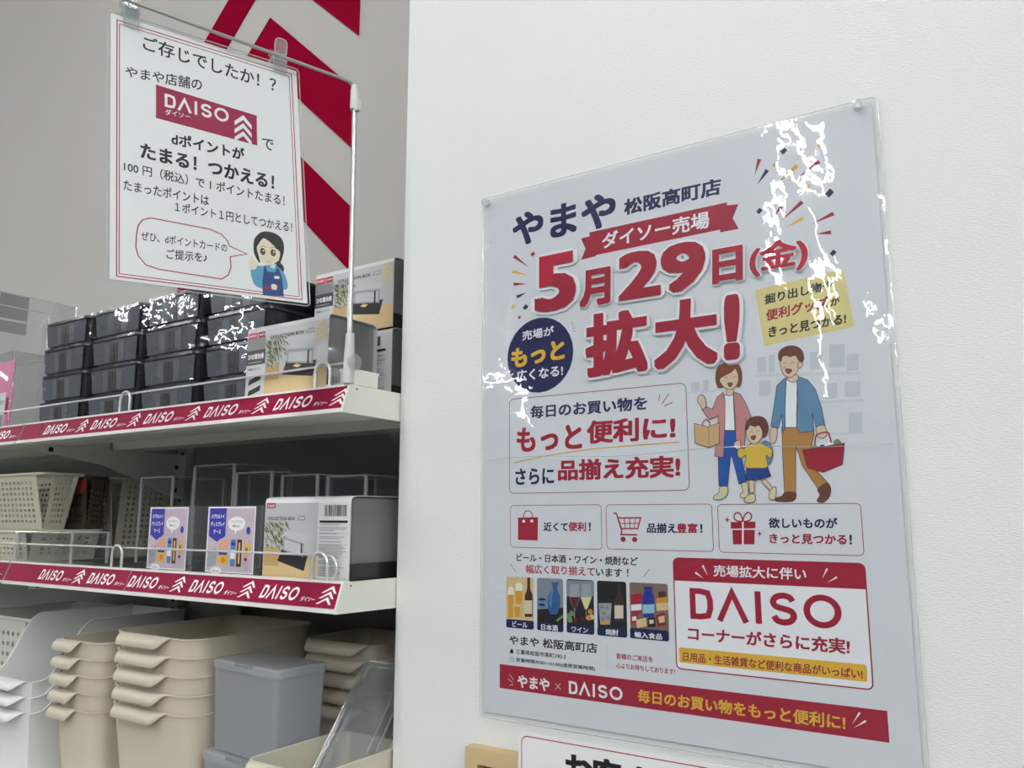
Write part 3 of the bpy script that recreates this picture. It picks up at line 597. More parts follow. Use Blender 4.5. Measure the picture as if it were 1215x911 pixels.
 ('family_picture','S','red',1.3,0,1,[152.5,288.4,153.6,295.6,155.9,299.1,164.4,300.5,166.2,296.8,167.5,290.4]),
 ('family_picture','E','green',0,[152.2,286.2,3.1,3.3]),
 ('family_picture','E','navy',0,[159.2,286.3,2.8,2.9]),
 ('family_picture','E','white',0,[165.3,287.8,3.4,3.6]),
 ('family_picture','E','green',0,[172.6,290.1,3.4,3.6]),
 ('family_picture','PS','red',0,[141.4,284.9,179.0,289.8,178.5,286.8,175.8,270.3,158.7,263.8,145.0,268.3]),
 ('family_picture','S','outline',0.6,1,0,[141.4,284.9,179.0,289.8,178.5,286.8,175.8,270.3,158.7,263.8,145.0,268.3]),
 ('family_picture','S','darkred',0.5,0,0,[142.6,281.5,178.2,286.8]),
 ('family_picture','PS','jeans',0,[67.1,308.3,78.5,307.3,82.3,284.0,86.9,257.4,79.5,254.5,72.7,284.4,67.8,252.5,59.2,253.2,59.6,281.1,64.2,296.4]),
 ('family_picture','S','outline',0.6,1,0,[67.1,308.3,78.5,307.3,82.3,284.0,86.9,257.4,79.5,254.5,72.7,284.4,67.8,252.5,59.2,253.2,59.6,281.1,64.2,296.4]),
 ('family_picture','PS','cream',1,[60.3,251.9,67.4,252.1,67.0,244.1,59.8,239.7,53.1,240.5,54.4,243.9,58.5,246.6]),
 ('family_picture','S','outline',0.6,1,1,[60.3,251.9,67.4,252.1,67.0,244.1,59.8,239.7,53.1,240.5,54.4,243.9,58.5,246.6]),
 ('family_picture','PS','cream',1,[81.8,254.7,87.2,255.5,88.3,246.1,86.9,241.2,80.3,241.7,80.4,245.1,83.0,247.1]),
 ('family_picture','S','outline',0.6,1,1,[81.8,254.7,87.2,255.5,88.3,246.1,86.9,241.2,80.3,241.7,80.4,245.1,83.0,247.1]),
 ('family_picture','PS','white',0,[68.6,343.5,77.7,343.1,77.7,307.3,67.1,307.9]),
 ('family_picture','S','outline',0.6,1,0,[68.6,343.5,77.7,343.1,77.7,307.3,67.1,307.9]),
 ('family_picture','PS','pink',0,[67.4,346.1,61.2,341.7,55.6,329.9,49.6,332.7,45.0,330.0,52.2,319.6,61.8,322.9,56.1,282.8,65.1,280.9,67.5,307.9,69.2,337.1]),
 ('family_picture','S','outline',0.6,1,0,[67.4,346.1,61.2,341.7,55.6,329.9,49.6,332.7,45.0,330.0,52.2,319.6,61.8,322.9,56.1,282.8,65.1,280.9,67.5,307.9,69.2,337.1]),
 ('family_picture','PS','pink',0,[77.9,345.8,85.0,342.7,89.1,334.6,94.5,319.7,90.4,314.2,89.1,318.2,86.6,289.6,78.2,291.9,78.6,318.9]),
 ('family_picture','S','outline',0.6,1,0,[77.9,345.8,85.0,342.7,89.1,334.6,94.5,319.7,90.4,314.2,89.1,318.2,86.6,289.6,78.2,291.9,78.6,318.9]),
 ('family_picture','PS','skin',1,[45.5,330.6,49.3,333.7,48.9,340.7,46.0,345.3,41.9,344.3,40.5,339.4,43.6,334.7]),
 ('family_picture','S','outline',0.6,1,1,[45.5,330.6,49.3,333.7,48.9,340.7,46.0,345.3,41.9,344.3,40.5,339.4,43.6,334.7]),
 ('family_picture','PS','skin',1,[72.5,350.2,77.3,349.8,77.8,343.9,73.7,341.9,70.7,344.1]),
 ('family_picture','S','outline',0.6,1,1,[72.5,350.2,77.3,349.8,77.8,343.9,73.7,341.9,70.7,344.1]),
 ('family_picture','PS','hair2',1,[60.5,360.6,62.4,370.5,69.3,375.8,78.6,376.2,85.3,371.1,87.2,361.1,85.6,352.4,82.4,350.2,80.2,353.9,64.6,350.9,61.9,353.6]),
 ('family_picture','S','outline',0.6,1,1,[60.5,360.6,62.4,370.5,69.3,375.8,78.6,376.2,85.3,371.1,87.2,361.1,85.6,352.4,82.4,350.2,80.2,353.9,64.6,350.9,61.9,353.6]),
 ('family_picture','PS','skin',1,[65.0,360.2,77.2,366.0,80.9,369.2,83.7,361.4,82.6,353.7,77.4,348.6,72.5,349.1,67.1,353.1]),
 ('family_picture','S','outline',0.6,1,1,[65.0,360.2,77.2,366.0,80.9,369.2,83.7,361.4,82.6,353.7,77.4,348.6,72.5,349.1,67.1,353.1]),
 ('family_picture','S','outline',0.4,0,1,[69.4,360.4,71.4,361.4,73.4,360.0]),
 ('family_picture','S','outline',0.4,0,1,[78.5,360.3,80.3,361.2,82.1,360.0]),
 ('family_picture','PS','mouth',1,[72.7,355.0,77.5,354.5,76.1,351.5,74.2,351.3]),
 ('family_picture','S','outline',0.6,1,1,[72.7,355.0,77.5,354.5,76.1,351.5,74.2,351.3]),
 ('family_picture','S','red',1.0,0,1,[44.8,312.8,45.3,317.1,49.1,319.8,52.2,316.7,52.8,311.7]),
 ('family_picture','PS','bag',0,[36.3,316.7,50.8,312.4,62.7,316.0,61.4,295.6,51.2,291.2,36.3,296.8]),
 ('family_picture','S','outline',0.6,1,0,[36.3,316.7,50.8,312.4,62.7,316.0,61.4,295.6,51.2,291.2,36.3,296.8]),
 ('family_picture','S','outline',0.35,0,0,[50.8,312.4,51.2,291.2]),
 ('family_picture','PS','jacket',1,[104.6,294.4,111.1,293.1,113.7,282.7,111.1,274.4,107.3,272.7,103.1,283.2]),
 ('family_picture','S','outline',0.6,1,1,[104.6,294.4,111.1,293.1,113.7,282.7,111.1,274.4,107.3,272.7,103.1,283.2]),
 ('family_picture','PS','skin',0,[89.3,258.3,94.5,257.6,94.0,246.0,89.4,246.1]),
 ('family_picture','S','outline',0.6,1,0,[89.3,258.3,94.5,257.6,94.0,246.0,89.4,246.1]),
 ('family_picture','PS','skin',0,[100.9,257.4,105.8,258.4,112.0,250.3,109.3,247.6]),
 ('family_picture','S','outline',0.6,1,0,[100.9,257.4,105.8,258.4,112.0,250.3,109.3,247.6]),
 ('family_picture','PS','cream',1,[88.2,243.8,93.9,244.5,94.4,238.6,89.5,236.4,84.1,237.7,85.0,240.9]),
 ('family_picture','S','outline',0.6,1,1,[88.2,243.8,93.9,244.5,94.4,238.6,89.5,236.4,84.1,237.7,85.0,240.9]),
 ('family_picture','PS','cream',1,[109.7,248.5,114.7,251.2,114.6,243.8,112.2,239.1,107.8,240.3,108.4,244.7]),
 ('family_picture','S','outline',0.6,1,1,[109.7,248.5,114.7,251.2,114.6,243.8,112.2,239.1,107.8,240.3,108.4,244.7]),
 ('family_picture','PS','blue3',0,[87.6,270.2,107.9,270.3,110.8,261.4,97.6,258.1,97.3,260.5,96.0,257.5,86.3,258.9]),
 ('family_picture','S','outline',0.6,1,0,[87.6,270.2,107.9,270.3,110.8,261.4,97.6,258.1,97.3,260.5,96.0,257.5,86.3,258.9]),
 ('family_picture','PS','ywear',1,[91.3,292.8,100.9,294.2,106.4,291.5,113.2,286.5,111.7,278.7,107.0,281.1,107.9,270.3,97.7,269.3,86.4,271.0,87.7,281.9,82.0,279.3,79.4,284.2,81.1,289.4,85.7,288.7]),
 ('family_picture','S','outline',0.6,1,1,[91.3,292.8,100.9,294.2,106.4,291.5,113.2,286.5,111.7,278.7,107.0,281.1,107.9,270.3,97.7,269.3,86.4,271.0,87.7,281.9,82.0,279.3,79.4,284.2,81.1,289.4,85.7,288.7]),
 ('family_picture','PS','skin',1,[77.6,295.8,82.3,297.1,82.7,290.5,79.2,288.4,76.2,292.0]),
 ('family_picture','S','outline',0.6,1,1,[77.6,295.8,82.3,297.1,82.7,290.5,79.2,288.4,76.2,292.0]),
 ('family_picture','PS','skin',1,[89.8,308.5,98.0,312.8,104.9,307.6,103.9,299.2,98.0,293.2,92.4,295.0,89.1,301.9]),
 ('family_picture','S','outline',0.6,1,1,[89.8,308.5,98.0,312.8,104.9,307.6,103.9,299.2,98.0,293.2,92.4,295.0,89.1,301.9]),
 ('family_picture','PS','hair',1,[88.6,308.6,92.1,317.0,100.2,319.7,107.7,317.0,110.6,309.2,109.1,301.7,105.2,298.5,104.5,305.8,101.7,310.7,97.8,309.6,93.1,311.2,90.1,307.0]),
 ('family_picture','S','outline',0.6,1,1,[88.6,308.6,92.1,317.0,100.2,319.7,107.7,317.0,110.6,309.2,109.1,301.7,105.2,298.5,104.5,305.8,101.7,310.7,97.8,309.6,93.1,311.2,90.1,307.0]),
 ('family_picture','S','outline',0.4,0,1,[92.2,304.2,94.2,305.2,95.7,304.0]),
 ('family_picture','S','outline',0.4,0,1,[98.7,304.9,100.7,306.0,102.1,304.8]),
 ('family_picture','PS','mouth',1,[93.6,300.3,98.2,300.8,96.9,297.4,94.6,297.2]),
 ('family_picture','S','outline',0.6,1,1,[93.6,300.3,98.2,300.8,96.9,297.4,94.6,297.2]),
]
NOTICE_PRINT=[
 ('heading','T','ink','お客さま',0.045,[-109.7,210.0,19.3,210.0,18.1,177.2,-110.1,177.2]),
]
SIGN_PRINT=[
 ('border','R','crimson',1.15,0.1,[-101.2,5.3,100.2,301.3]),
 ('border','R','crimson',0.9,0.1,[-98.7,8.4,96.9,297.2]),
 ('printed_text','T','ink','ご存じでしたか！？',0.014,[-74.6,292.9,79.6,288.9,78.8,268.9,-74.7,274.0]),
 ('printed_text','T','ink','やまや店舗の',0.011,[-92.7,248.0,-10.8,258.7,-11.1,243.0,-92.7,234.9]),
 ('printed_text','T','ink','で',0.011,[58.8,203.3,73.1,203.5,72.5,188.9,58.3,188.8]),
 ('printed_text','T','ink','dポイントが',0.03,[-45.5,182.3,36.7,183.3,36.3,167.9,-45.6,167.0]),
 ('printed_text','T','ink','たまる！つかえる！',0.032,[-77.8,160.7,72.1,157.4,71.4,138.6,-77.8,142.9]),
 ('printed_text','T','ink','100 円（税込）で 1 ポイントたまる！',0.011,[-94.3,135.1,84.1,134.3,83.5,120.0,-94.3,123.0]),
 ('printed_text','T','ink','たまったポイントは',0.011,[-94.7,114.0,-5.9,114.9,-6.2,102.1,-94.7,102.0]),
 ('printed_text','T','ink','１ポイント１円としてつかえる！',0.011,[-42.8,99.5,92.2,101.2,91.6,87.9,-42.9,87.9]),
 ('logo_panel','P','logo',[-61.3,235.3,53.2,230.5,52.5,191.2,-61.6,194.5]),
 ('logo_panel','DQ','white',[-52.1,227.4,19.5,228.1,19.1,210.9,-52.2,211.2]),
 ('logo_panel','T','white','ダイソー',0.01,[-51.8,208.8,-24.5,209.4,-24.6,203.1,-51.8,201.5]),
 ('logo_panel','P','white',[26.0,215.8,36.7,226.3,46.6,215.6,46.4,209.9,36.5,219.9,25.8,210.1]),
 ('logo_panel','P','white',[25.7,205.3,36.3,215.7,46.2,205.0,46.1,199.3,36.2,209.4,25.5,199.7]),
 ('logo_panel','P','white',[25.4,195.0,36.0,205.2,45.9,194.5,45.7,188.8,35.8,199.0,25.2,189.4]),
 ('speech_bubble','S','crimson',1.2,1,0,[-82.0,53.7,-80.4,64.3,-75.8,71.9,-67.8,75.6,-37.6,75.0,-5.5,74.3,7.2,70.6,14.2,63.3,15.9,58.1,35.9,51.8,16.3,45.3,17.0,33.2,13.7,23.2,5.9,17.5,-26.3,18.2,-59.4,19.0,-73.1,22.0,-80.5,31.0,-82.7,40.8]),
 ('speech_bubble','T','ink','ぜひ、dポイントカードの',0.011,[-77.5,59.2,13.4,60.4,13.1,50.0,-77.5,48.9]),
 ('speech_bubble','T','ink','ご提示を♪',0.011,[-52.2,43.4,-9.3,45.7,-9.6,34.5,-52.3,31.9]),
 ('clerk_picture','PS','hairblack',1,[70.7,49.8,79.4,42.7,76.1,30.8,70.2,35.6,67.7,43.7]),
 ('clerk_picture','PS','shirt',1,[40.2,36.7,55.2,40.4,67.7,43.7,79.9,34.2,82.8,17.1,69.3,13.1,52.9,12.3,42.3,17.7]),
 ('clerk_picture','PS','apron',0,[55.2,39.0,57.2,42.1,59.1,34.0,68.8,34.8,70.9,40.8,73.7,39.0,76.8,28.1,77.9,6.4,52.6,5.3,52.6,19.1]),
 ('clerk_picture','PS','facing',0,[62.8,44.3,70.5,44.7,67.5,38.6,63.4,39.7]),
 ('clerk_picture','PS','faceskin',1,[38.9,35.1,38.3,43.3,41.2,50.7,43.8,45.6,47.4,40.6,44.5,34.6]),
 ('clerk_picture','PS','faceskin',1,[47.0,62.9,52.2,72.2,66.1,74.7,77.5,65.2,75.1,53.4,67.8,45.1,59.4,42.4,52.7,45.6,48.3,53.3]),
 ('clerk_picture','PS','hairblack',1,[43.7,60.9,45.5,72.5,55.4,82.7,69.3,83.3,78.9,76.9,80.3,62.8,73.8,43.2,72.3,45.8,75.6,59.2,71.3,64.2,63.2,71.3,55.6,74.3,49.9,66.2,47.5,60.1,50.8,45.3,49.1,44.2,44.5,52.7]),
 ('clerk_picture','E','ink',0,[54.5,57.9,3.0,4.3]),
 ('clerk_picture','E','eyebrown',0,[54.5,57.4,1.9,2.5]),
 ('clerk_picture','E','white',0,[55.3,59.2,0.8,1.1]),
 ('clerk_picture','E','ink',0,[66.9,58.3,3.1,4.3]),
 ('clerk_picture','E','eyebrown',0,[66.9,57.7,2.0,2.6]),
 ('clerk_picture','E','white',0,[67.8,59.6,0.8,1.1]),
 ('clerk_picture','S','ink',0.5,0,1,[50.8,62.1,54.7,64.8,58.0,63.3]),
 ('clerk_picture','S','ink',0.5,0,1,[63.5,63.4,67.4,65.2,71.3,63.6]),
 ('clerk_picture','S','crimson',0.4,0,1,[58.5,47.0,60.9,46.0,64.0,47.6]),
 ('clerk_picture','PS','white',0,[67.2,30.1,73.3,30.4,73.2,27.0,67.1,26.7]),
 ('clerk_picture','PS','crimson',0,[53.0,15.3,63.9,16.0,63.8,13.2,52.9,12.5]),
 ('clerk_picture','PS','faceskin',1,[63.5,19.2,69.5,19.2,69.3,13.6,63.8,13.4]),
]
# ================================================================== the room
M_PILLAR = mat('white_wall_paper', 'DFE2E0', .55, spec=.3, bump=.35, bscale=260, stretch=(1, 1, 3.2))
M_BACKWALL = mat('grey_wall_paper', 'C0BEBA', .7, spec=.2, noise=.05, nscale=3)
m = MB(); m.box(-9, 7.5, .31, .41, 0, CEIL, M_BACKWALL); struct(m, 'wall_back')
m = MB(); m.box(-.692, 7.5, 0, .308, 0, CEIL, M_PILLAR); struct(m, 'wall_right')
m = MB(); m.box(-9, 7.5, -12, .41, -.1, 0, mat('grey_floor_tile', '8A8985', .35, noise=.1, nscale=2)); struct(m, 'floor')
m = MB(); m.box(-9, 7.5, -12, .41, CEIL, CEIL + .1, mat('ceiling_board', 'D9D8D4', .8)); struct(m, 'ceiling')
M_TUBE = mat('lamp_diffuser', 'FFFFFF', .4, emit=LAMP_STRENGTH); M_HOUS = mat('lamp_housing', 'D8D8D6', .5)
for n, (lx, ly) in enumerate(LAMPS):
    side = ('over the far shelf aisle', 'over the shelf aisle', 'over the poster aisle', 'added at far right for fill')[n // 3]; dp = ('nearest the poster wall', 'in the middle of its row', 'farthest from the wall')[n % 3]
    r = thing('ceiling_lamp', 'white strip lamp %s, %s' % (side, dp), 'lamp', (lx, ly, CEIL - .062), 0, 'strip lamps under the ceiling')
    m = MB(); m.prism([(-.11, -1.2, .06), (.11, -1.2, .06), (.07, -1.2, .0), (-.07, -1.2, .0)], (0, 2.4, 0), M_HOUS); m.build('housing', r)
    m = MB(); m.tube([(0, -1.18, -.012), (0, 1.18, -.012)], .024, M_TUBE, 12); m.build('tube', r)

# crimson emblem on the back wall: three stacked chevrons
M_EMB = mat('crimson_wall_vinyl', '8A0C2B', .8, spec=0)
r = thing('wall_emblem', 'large crimson triple chevron emblem on the grey back wall', 'emblem', (-1.381, .309, 1.9))
for k in range(3):
    za = 2.316 + .252 * k - 1.9; hw, sl, th = .281, .947, .13
    m = MB(); m.prism([(-hw, -.002, za - hw * sl), (0, -.002, za), (hw, -.002, za - hw * sl), (hw, -.002, za - hw * sl - th), (0, -.002, za - th), (-hw, -.002, za - hw * sl - th)], (0, .0019, 0), M_EMB)
    m.build('chevron', r)

# ================================================================== gondola shelving
r = thing('gondola_frame', 'grey metal shelving frame with slotted uprights against the back wall', 'shelving', (-1.5, .24, 0))
for x in (-.87, -.0, .785):
    m = MB(); m.box(x, x + .032, -.012, .03, 0, 1.62, M_UPR)
    for i in range(30): m.box(x + .012, x + .02, -.0126, -.0115, .95 + i * .022, .962 + i * .022, M_DARKSLOT)
    m.build('upright', r)
M_PANEL = mat('grey_back_panel', '8E8F8C', .32, spec=.5, noise=.05, nscale=8)
for a, b in ((-.836, -.002), (.034, .783)):
    m = MB(); m.box(a, b, .004, .016, .2, 1.6, M_PANEL); m.build('back_panel', r)
M_STRIP = mat('label_strip_red', '8A1238', .55, spec=.12)
M_STRIPW = mat('label_strip_letters', 'F1E9EC', .35)
def shelf(x0, x1, z, label, strips, end_plate=True, drop=1.0, dark_top=False):
    """a metal shelf: deck, slanted price rail with printed strips, brackets"""
    L = x1 - x0
    r = thing('metal_shelf', label, 'shelf', (x0, 0, z), 0, 'metal shelves of the gondola')
    m = MB(); P = [(-.085, 0), (.226, 0), (.226, -.02), (.115, -.02), (.115, -.034), (.07, -.034), (.07, -.018), (-.018, -.018), (-.018, -.033), (-.076, -.033)]
    m.prism([(.003, y, zz) for y, zz in P], (L - .006, 0, 0), M_METAL); m.build('deck', r)
    if dark_top:
        m = MB(); m.box(.006, L - .006, -.074, .222, -.0008, .0002, mat('dark_deck_grey', '3B3C3B', .5)); m.build('dark_deck_sheet', r)  # thin dark grey sheet over the deck top
    # rail: white backing, lip above and below, strip between
    def rail_pt(x, t, off): # t 0 top .. 1 bottom along the slanted face
        return (x, -.0885 - .0105 * t - off, .0 - .029 * t)
    m = MB(); m.prism([(0, -.0882, .0012), (0, -.082, .0012), (0, -.082, -.0335), (0, -.0995, -.0325), (0, -.0985, -.0292)], (L - .0031, 0, 0), M_METAL)
    m.prism([(0, -.0905, .0022), (0, -.080, .0022), (0, -.080, -.0005), (0, -.0905, -.0005)], (L - .0031, 0, 0), mat('rail_lip', 'EEE8E8', .35))
    m.prism([(0, -.1015, -.0285), (0, -.094, -.0285), (0, -.094, -.0335), (0, -.1015, -.0335)], (L - .0031, 0, 0), mat('rail_lip', 'EEE8E8', .35))
    m.build('price_rail', r)
    for sx0, sx1, logos in strips:
        pl = lambda a, zz, y: rail_pt(a, 1 - zz / .029, .0008 - y)
        s = Sheet(0, .00004, pl); s.rect((sx0 - x0) * 1e3, 1.0, (sx1 - x0) * 1e3, 28.4, M_STRIP)
        V, F = daiso_word(); sh = .35
        kv, kf = bold('ダイソー', .02); kx = [a for a, b in kv]; ky = [b for a, b in kv]
        for lx in logos:
            bx = (lx - x0) * 1e3
            s.put([(bx + a * 66 + b * 15.5 * sh, 6.5 + b * 15.5) for a, b in V], F, M_STRIPW)
            def kt(a, b):
                u = (a - min(kx)) / (max(kx) - min(kx)); t = (b - min(ky)) / (max(ky) - min(ky)); return (bx + 74 + u * 24 + t * 5.5 * sh, 6.6 + t * 5.5)
            s.put([kt(a, b) for a, b in kv], kf, M_STRIPW)
            cxx = bx + 115
            if cxx < (sx1 - x0) * 1e3 - 3:
                for q in range(3):
                    t = q * 6.2; s.put([(cxx - 13 + t * sh, 5.0 + t), (cxx + 1.5 + (t + 9) * sh, 13.5 + t), (cxx + 12 + t * sh, 5.0 + t), (cxx + 8.4 + t * sh, 5.0 + t), (cxx + .4 + (t + 6) * sh, 9.9 + t), (cxx - 9 + t * sh, 5.0 + t)], [(0, 1, 4, 5), (1, 2, 3, 4)], M_STRIPW)
        s.build('label_strip', r)
    if end_plate:
        m = MB(); m.prism([(L - .0028, y, zz) for y, zz in [(-.0908, .0022), (-.08, .0022), (-.079, .0012), (.224, .0012), (.224, -.034), (.10, -.037), (-.1015, -.0338), (-.1018, -.0285)]], (.0028, 0, 0), M_METAL)
        m.box(L - .0003, L + .0002, -.080, -.0780, -.0045, -.0022, M_DARKSLOT); m.build('end_plate', r)
    for bx in [.004] + ([L - .012] if end_plate else []):
        m = MB(); m.prism([(bx, y, zz) for y, zz in [((-.06 if bx < .1 else .04), -.0335), (.226, -.0335)] + [(a, -.046 + (q + .046) * drop) for a, q in [(.226, -.125), (.19, -.118), (.13, -.09), (.05, -.062), (-.03, -.05), (-.06, -.046)] if bx < .1 or a > .04]], (.003, 0, 0), M_METAL)
        for y, zz in ((.205, -.06), (.205, -.046 - .059 * drop), (-.045, -.04))[:3 if bx < .1 else 2]: m.box(bx + .0029, bx + .0034, y - .004, y + .004, zz - .004, zz + .004, M_DARKSLOT)
        m.build('bracket', r)
    return r
ZU, ZL, ZB = 1.606, 1.372, 1.03
P_ = .1425
shelf(-1.475, -.6935, ZU, 'upper metal shelf with red printed label strip, carrying dark stacked boxes', [(-1.408, -.6967, [-.824 - P_ * k for k in range(5)]), (-1.474, -1.410, [])])
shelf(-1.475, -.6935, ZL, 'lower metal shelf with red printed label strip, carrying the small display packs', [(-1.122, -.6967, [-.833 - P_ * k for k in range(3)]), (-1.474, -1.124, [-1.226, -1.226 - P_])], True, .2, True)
shelf(-2.35, -1.478, ZU, 'metal shelf of the next bay, under the pink clear case', [(-2.348, -1.479, [-1.585 - P_ * k for k in range(5)])], False)
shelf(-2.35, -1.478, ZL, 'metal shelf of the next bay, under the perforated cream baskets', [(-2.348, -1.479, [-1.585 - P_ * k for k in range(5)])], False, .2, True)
r = thing('metal_shelf', 'lowest metal shelf under the stacks of cream baskets', 'shelf', (-2.35, 0, ZB), 0, 'metal shelves of the gondola')
m = MB(); m.box(0, 1.65, -.16, .226, -.03, 0, M_METAL); m.build('deck', r)
m = MB(); m.box(0, 1.65, -.168, -.16, -.04, .004, M_METAL); m.build('price_rail', r)

# chrome wire rails along the shelf fronts
def wire_fence(x0, x1, z, hoops, hz, label):
    r = thing('wire_fence', label, 'rail', (x1, -.083, z), 0, 'wire fences along the shelf fronts')
    m = MB(); pts = [(x0 - x1, 0, hz)]
    h = hz - .002
    pts += [(-.012, 0, hz)] + [(-.012 + .014 * math.sin(a), 0, hz - .014 + .014 * math.cos(a)) for a in [math.pi / 2 * i / 6 for i in range(1, 7)]] + [(.002, 0, .012)] + [(.002 - .010 * (1 - math.cos(a)), 0, .012 - .010 * math.sin(a)) for a in [math.pi / 2 * i / 5 for i in range(1, 6)]] + [(-.04, 0, .0025)]
    m.tube(pts, .0015, M_CHROME); m.build('wire', r)
    for hx in hoops:
        m = MB(); w = .013; b = hx - x1
        m.tube([(b - w, -.0045, 0)] + [(b - w * math.cos(a), -.0045, hz - w + .003 + w * math.sin(a)) for a in [math.pi * i / 14 for i in range(15)]] + [(b + w, -.0045, 0)], .0021, M_CHROME); m.build('hoop', r)
    return r
wire_fence(-2.0, -.703, ZU + .0022, [-.745, -1.176, -1.607], .028, 'thin chrome wire fence with hoops along the upper shelf edge')
wire_fence(-2.0, -.716, ZL + .0022, [-.738, -1.166, -1.6], .029, 'thin chrome wire fence with hoops along the lower shelf edge')

# ================================================================== poster on the wall
r = thing('sale_poster', 'large laminated sale poster pinned to the white wall', 'poster', (-.331, -.0005, 1.226))
m = MB(); m.box(-.2232, .2232, -.0012, -.0002, .0055, .6105, mat('poster_paper', 'DADCE0', .5, spec=.3)); m.build('paper', r)
# family panel first, then everything printed over the sheet
print_parts(POSTER_PRINT, r, -.00125, big='date_headline')
M_LAM = clear('laminate_film', tint='F6F8FA', gloss=1.15, rough=.035, waves=[(5.0, .012, (1.3, 1, .6)), (17, .003, (1, 1, .7)), (90, .00018, (1, 1, 1))])
m = MB()
nx, nz = 24, 32; hw, H = .2285, .616
V = []
for j in range(nz + 1):
    for i in range(nx + 1):
        x = -hw + 2 * hw * i / nx; z = H * j / nz
        bul = math.sin(math.pi * i / nx) * math.sin(math.pi * j / nz)
        fold = math.exp(-((z - .285) / .05) ** 2) if z < .285 else math.exp(-((z - .285) / .095) ** 2)
        V.append((x, -.0034 - .0012 * bul - .0045 * fold * min(1, bul * 3), z))
F = [(j * (nx + 1) + i, j * (nx + 1) + i + 1, (j + 1) * (nx + 1) + i + 1, (j + 1) * (nx + 1) + i) for j in range(nz) for i in range(nx)]
m.add(V, F, M_LAM); m.build('laminate', r)
m = MB(); m.tube([(-.22 + .44 * i / 24, -.0083 + .0042 * abs(i / 12 - 1) ** 3, .2885 + .002 * math.sin(i * .5)) for i in range(25)], .00035, M_RIM, 6); m.build('crease', r)
m = MB(); m.tube([(x, -.0036, z) for x, z in rrect2(-hw, 0, hw, H, .006)], .0005, M_RIM, 6, closed=True); m.build('sealed_edge', r)
def pin(x, z, label, y=-.0048):
    r = thing('push_pin', label, 'pin', (x, y, z), 0, 'clear pins of the poster')
    mm = MB(); mm.lathe([(.0, 0), (.0045, 0), (.005, .0012), (.0032, .0025), (.0026, .006), (.0042, .008), (.0044, .0092), (0, .0096)], M_EDGE, 16, axis='y'); mm.build('head', r)
    mm = MB(); mm.tube([(0, -.001, 0), (0, .0053, 0)], .0005, M_CHROME, 6); mm.build('needle', r)
pin(-.5515, 1.8335, 'clear push pin in the upper corner of the poster beside the shelf')
pin(-.1185, 1.835, 'clear push pin in the upper corner of the poster beside the confetti print')

# notice below the poster and the wooden board behind it
M_WOOD = mat('pale_wood', 'D2B88C', .55, noise=.35, nscale=6, stretch=(1, 1, 9))
r = thing('wooden_board', 'pale wooden framed board low on the wall, half hidden by the notice', 'board', (-.331, -.001, .80))
W0, W1, Z1 = -.2395, .30, .3955
for a in [(W0, W0 + .017, .0, Z1), (W1 - .017, W1, .0, Z1), (W0 + .017, W1 - .017, Z1 - .0165, Z1), (W0 + .017, W1 - .017, 0, .017)]:
    m = MB(); m.box(a[0], a[1], -.016, 0, a[2], a[3], M_WOOD); m.build('frame_rail', r)
m = MB(); m.box(W0 + .0165, W1 - .0165, -.004, -.0005, .0165, Z1 - .016, mat('brown_backing', '6F5230', .8, noise=.4, nscale=150)); m.build('backing', r)
r = thing('notice_sheet', 'white notice with rounded corners and thin red outline below the poster', 'notice', (-.331, -.0175, 1.0))
m = MB(); m.prism([(x / 1e3, -.0012, z / 1e3) for x, z in rrect2(-167.5, -60, 232, 222.5, 9)], (0, .001, 0), mat('notice_paper', 'E3E4E4', .4)); m.build('sheet', r)
s = Sheet(-.0013); s.rrect(-163, -55, 227, 218, 7, 'red', 1.0); s.build('outline', r)
print_parts(NOTICE_PRINT, r, -.00135)

# ================================================================== hanging sign on its stand
bx, by, bz = -.7032, -.09, ZU + .0022
r = thing('sign_stand', 'slim metal sign stand clamped to the end of the upper shelf', 'stand', (bx, by, bz))
m = MB(); m.tube([(.006, 0, .03), (.0035, 0, .2), (.0, 0, .385)], .0032, mat('pole_metal', 'B4B6B4', .3, metal=.9), 14); m.build('pole', r)
m = MB(); m.lathe([(.0068, .0), (.0068, .03), (.0056, .05), (.0054, .062), (.0, .062)], mat('pale_grey_plastic', 'C3C6C4', .4), 18, origin=(.006, 0, 0)); m.build('sleeve', r)
m = MB(); m.lathe([(0, .358), (.0052, .358), (.0054, .384), (.0046, .391), (0, .391)], mat('pale_grey_plastic', 'C3C6C4', .4), 16)
m.box(.004, .009, -.003, .003, .355, .372, mat('pale_grey_plastic', 'C3C6C4', .4)); m.build('elbow', r)
m = MB(); rd = Vector((-.0918, -.28, 0)); pts = [(0, 0, .388), (-.0008, -.002, .3925), (-.003, -.008, .3945)] + [tuple(Vector((0, 0, .395)) + rd * t) for t in (.08, .4, .7, 1.06)]
m.tube(pts, .0021, mat('rod_metal', 'A9ABA8', .3, metal=.8), 12); m.build('rod', r)
m = MB(); m.box(-.012, .0055, .004, .052, .0005, .017, M_METAL); m.box(-.013, .0058, .003, .054, .017, .020, M_METAL); m.build('clamp', r)
m = MB(); m.lathe([(0, -.004), (.009, -.004), (.0095, -.002), (.0095, .002), (.006, .003), (0, .003)], M_EDGE, 18, origin=(.0155, 0, .0255), axis='x'); m.build('clamp_disc', r)
m = MB(); m.box(-.03, -.006, .001, .006, .003, .021, M_EDGE); m.build('clear_block', r)

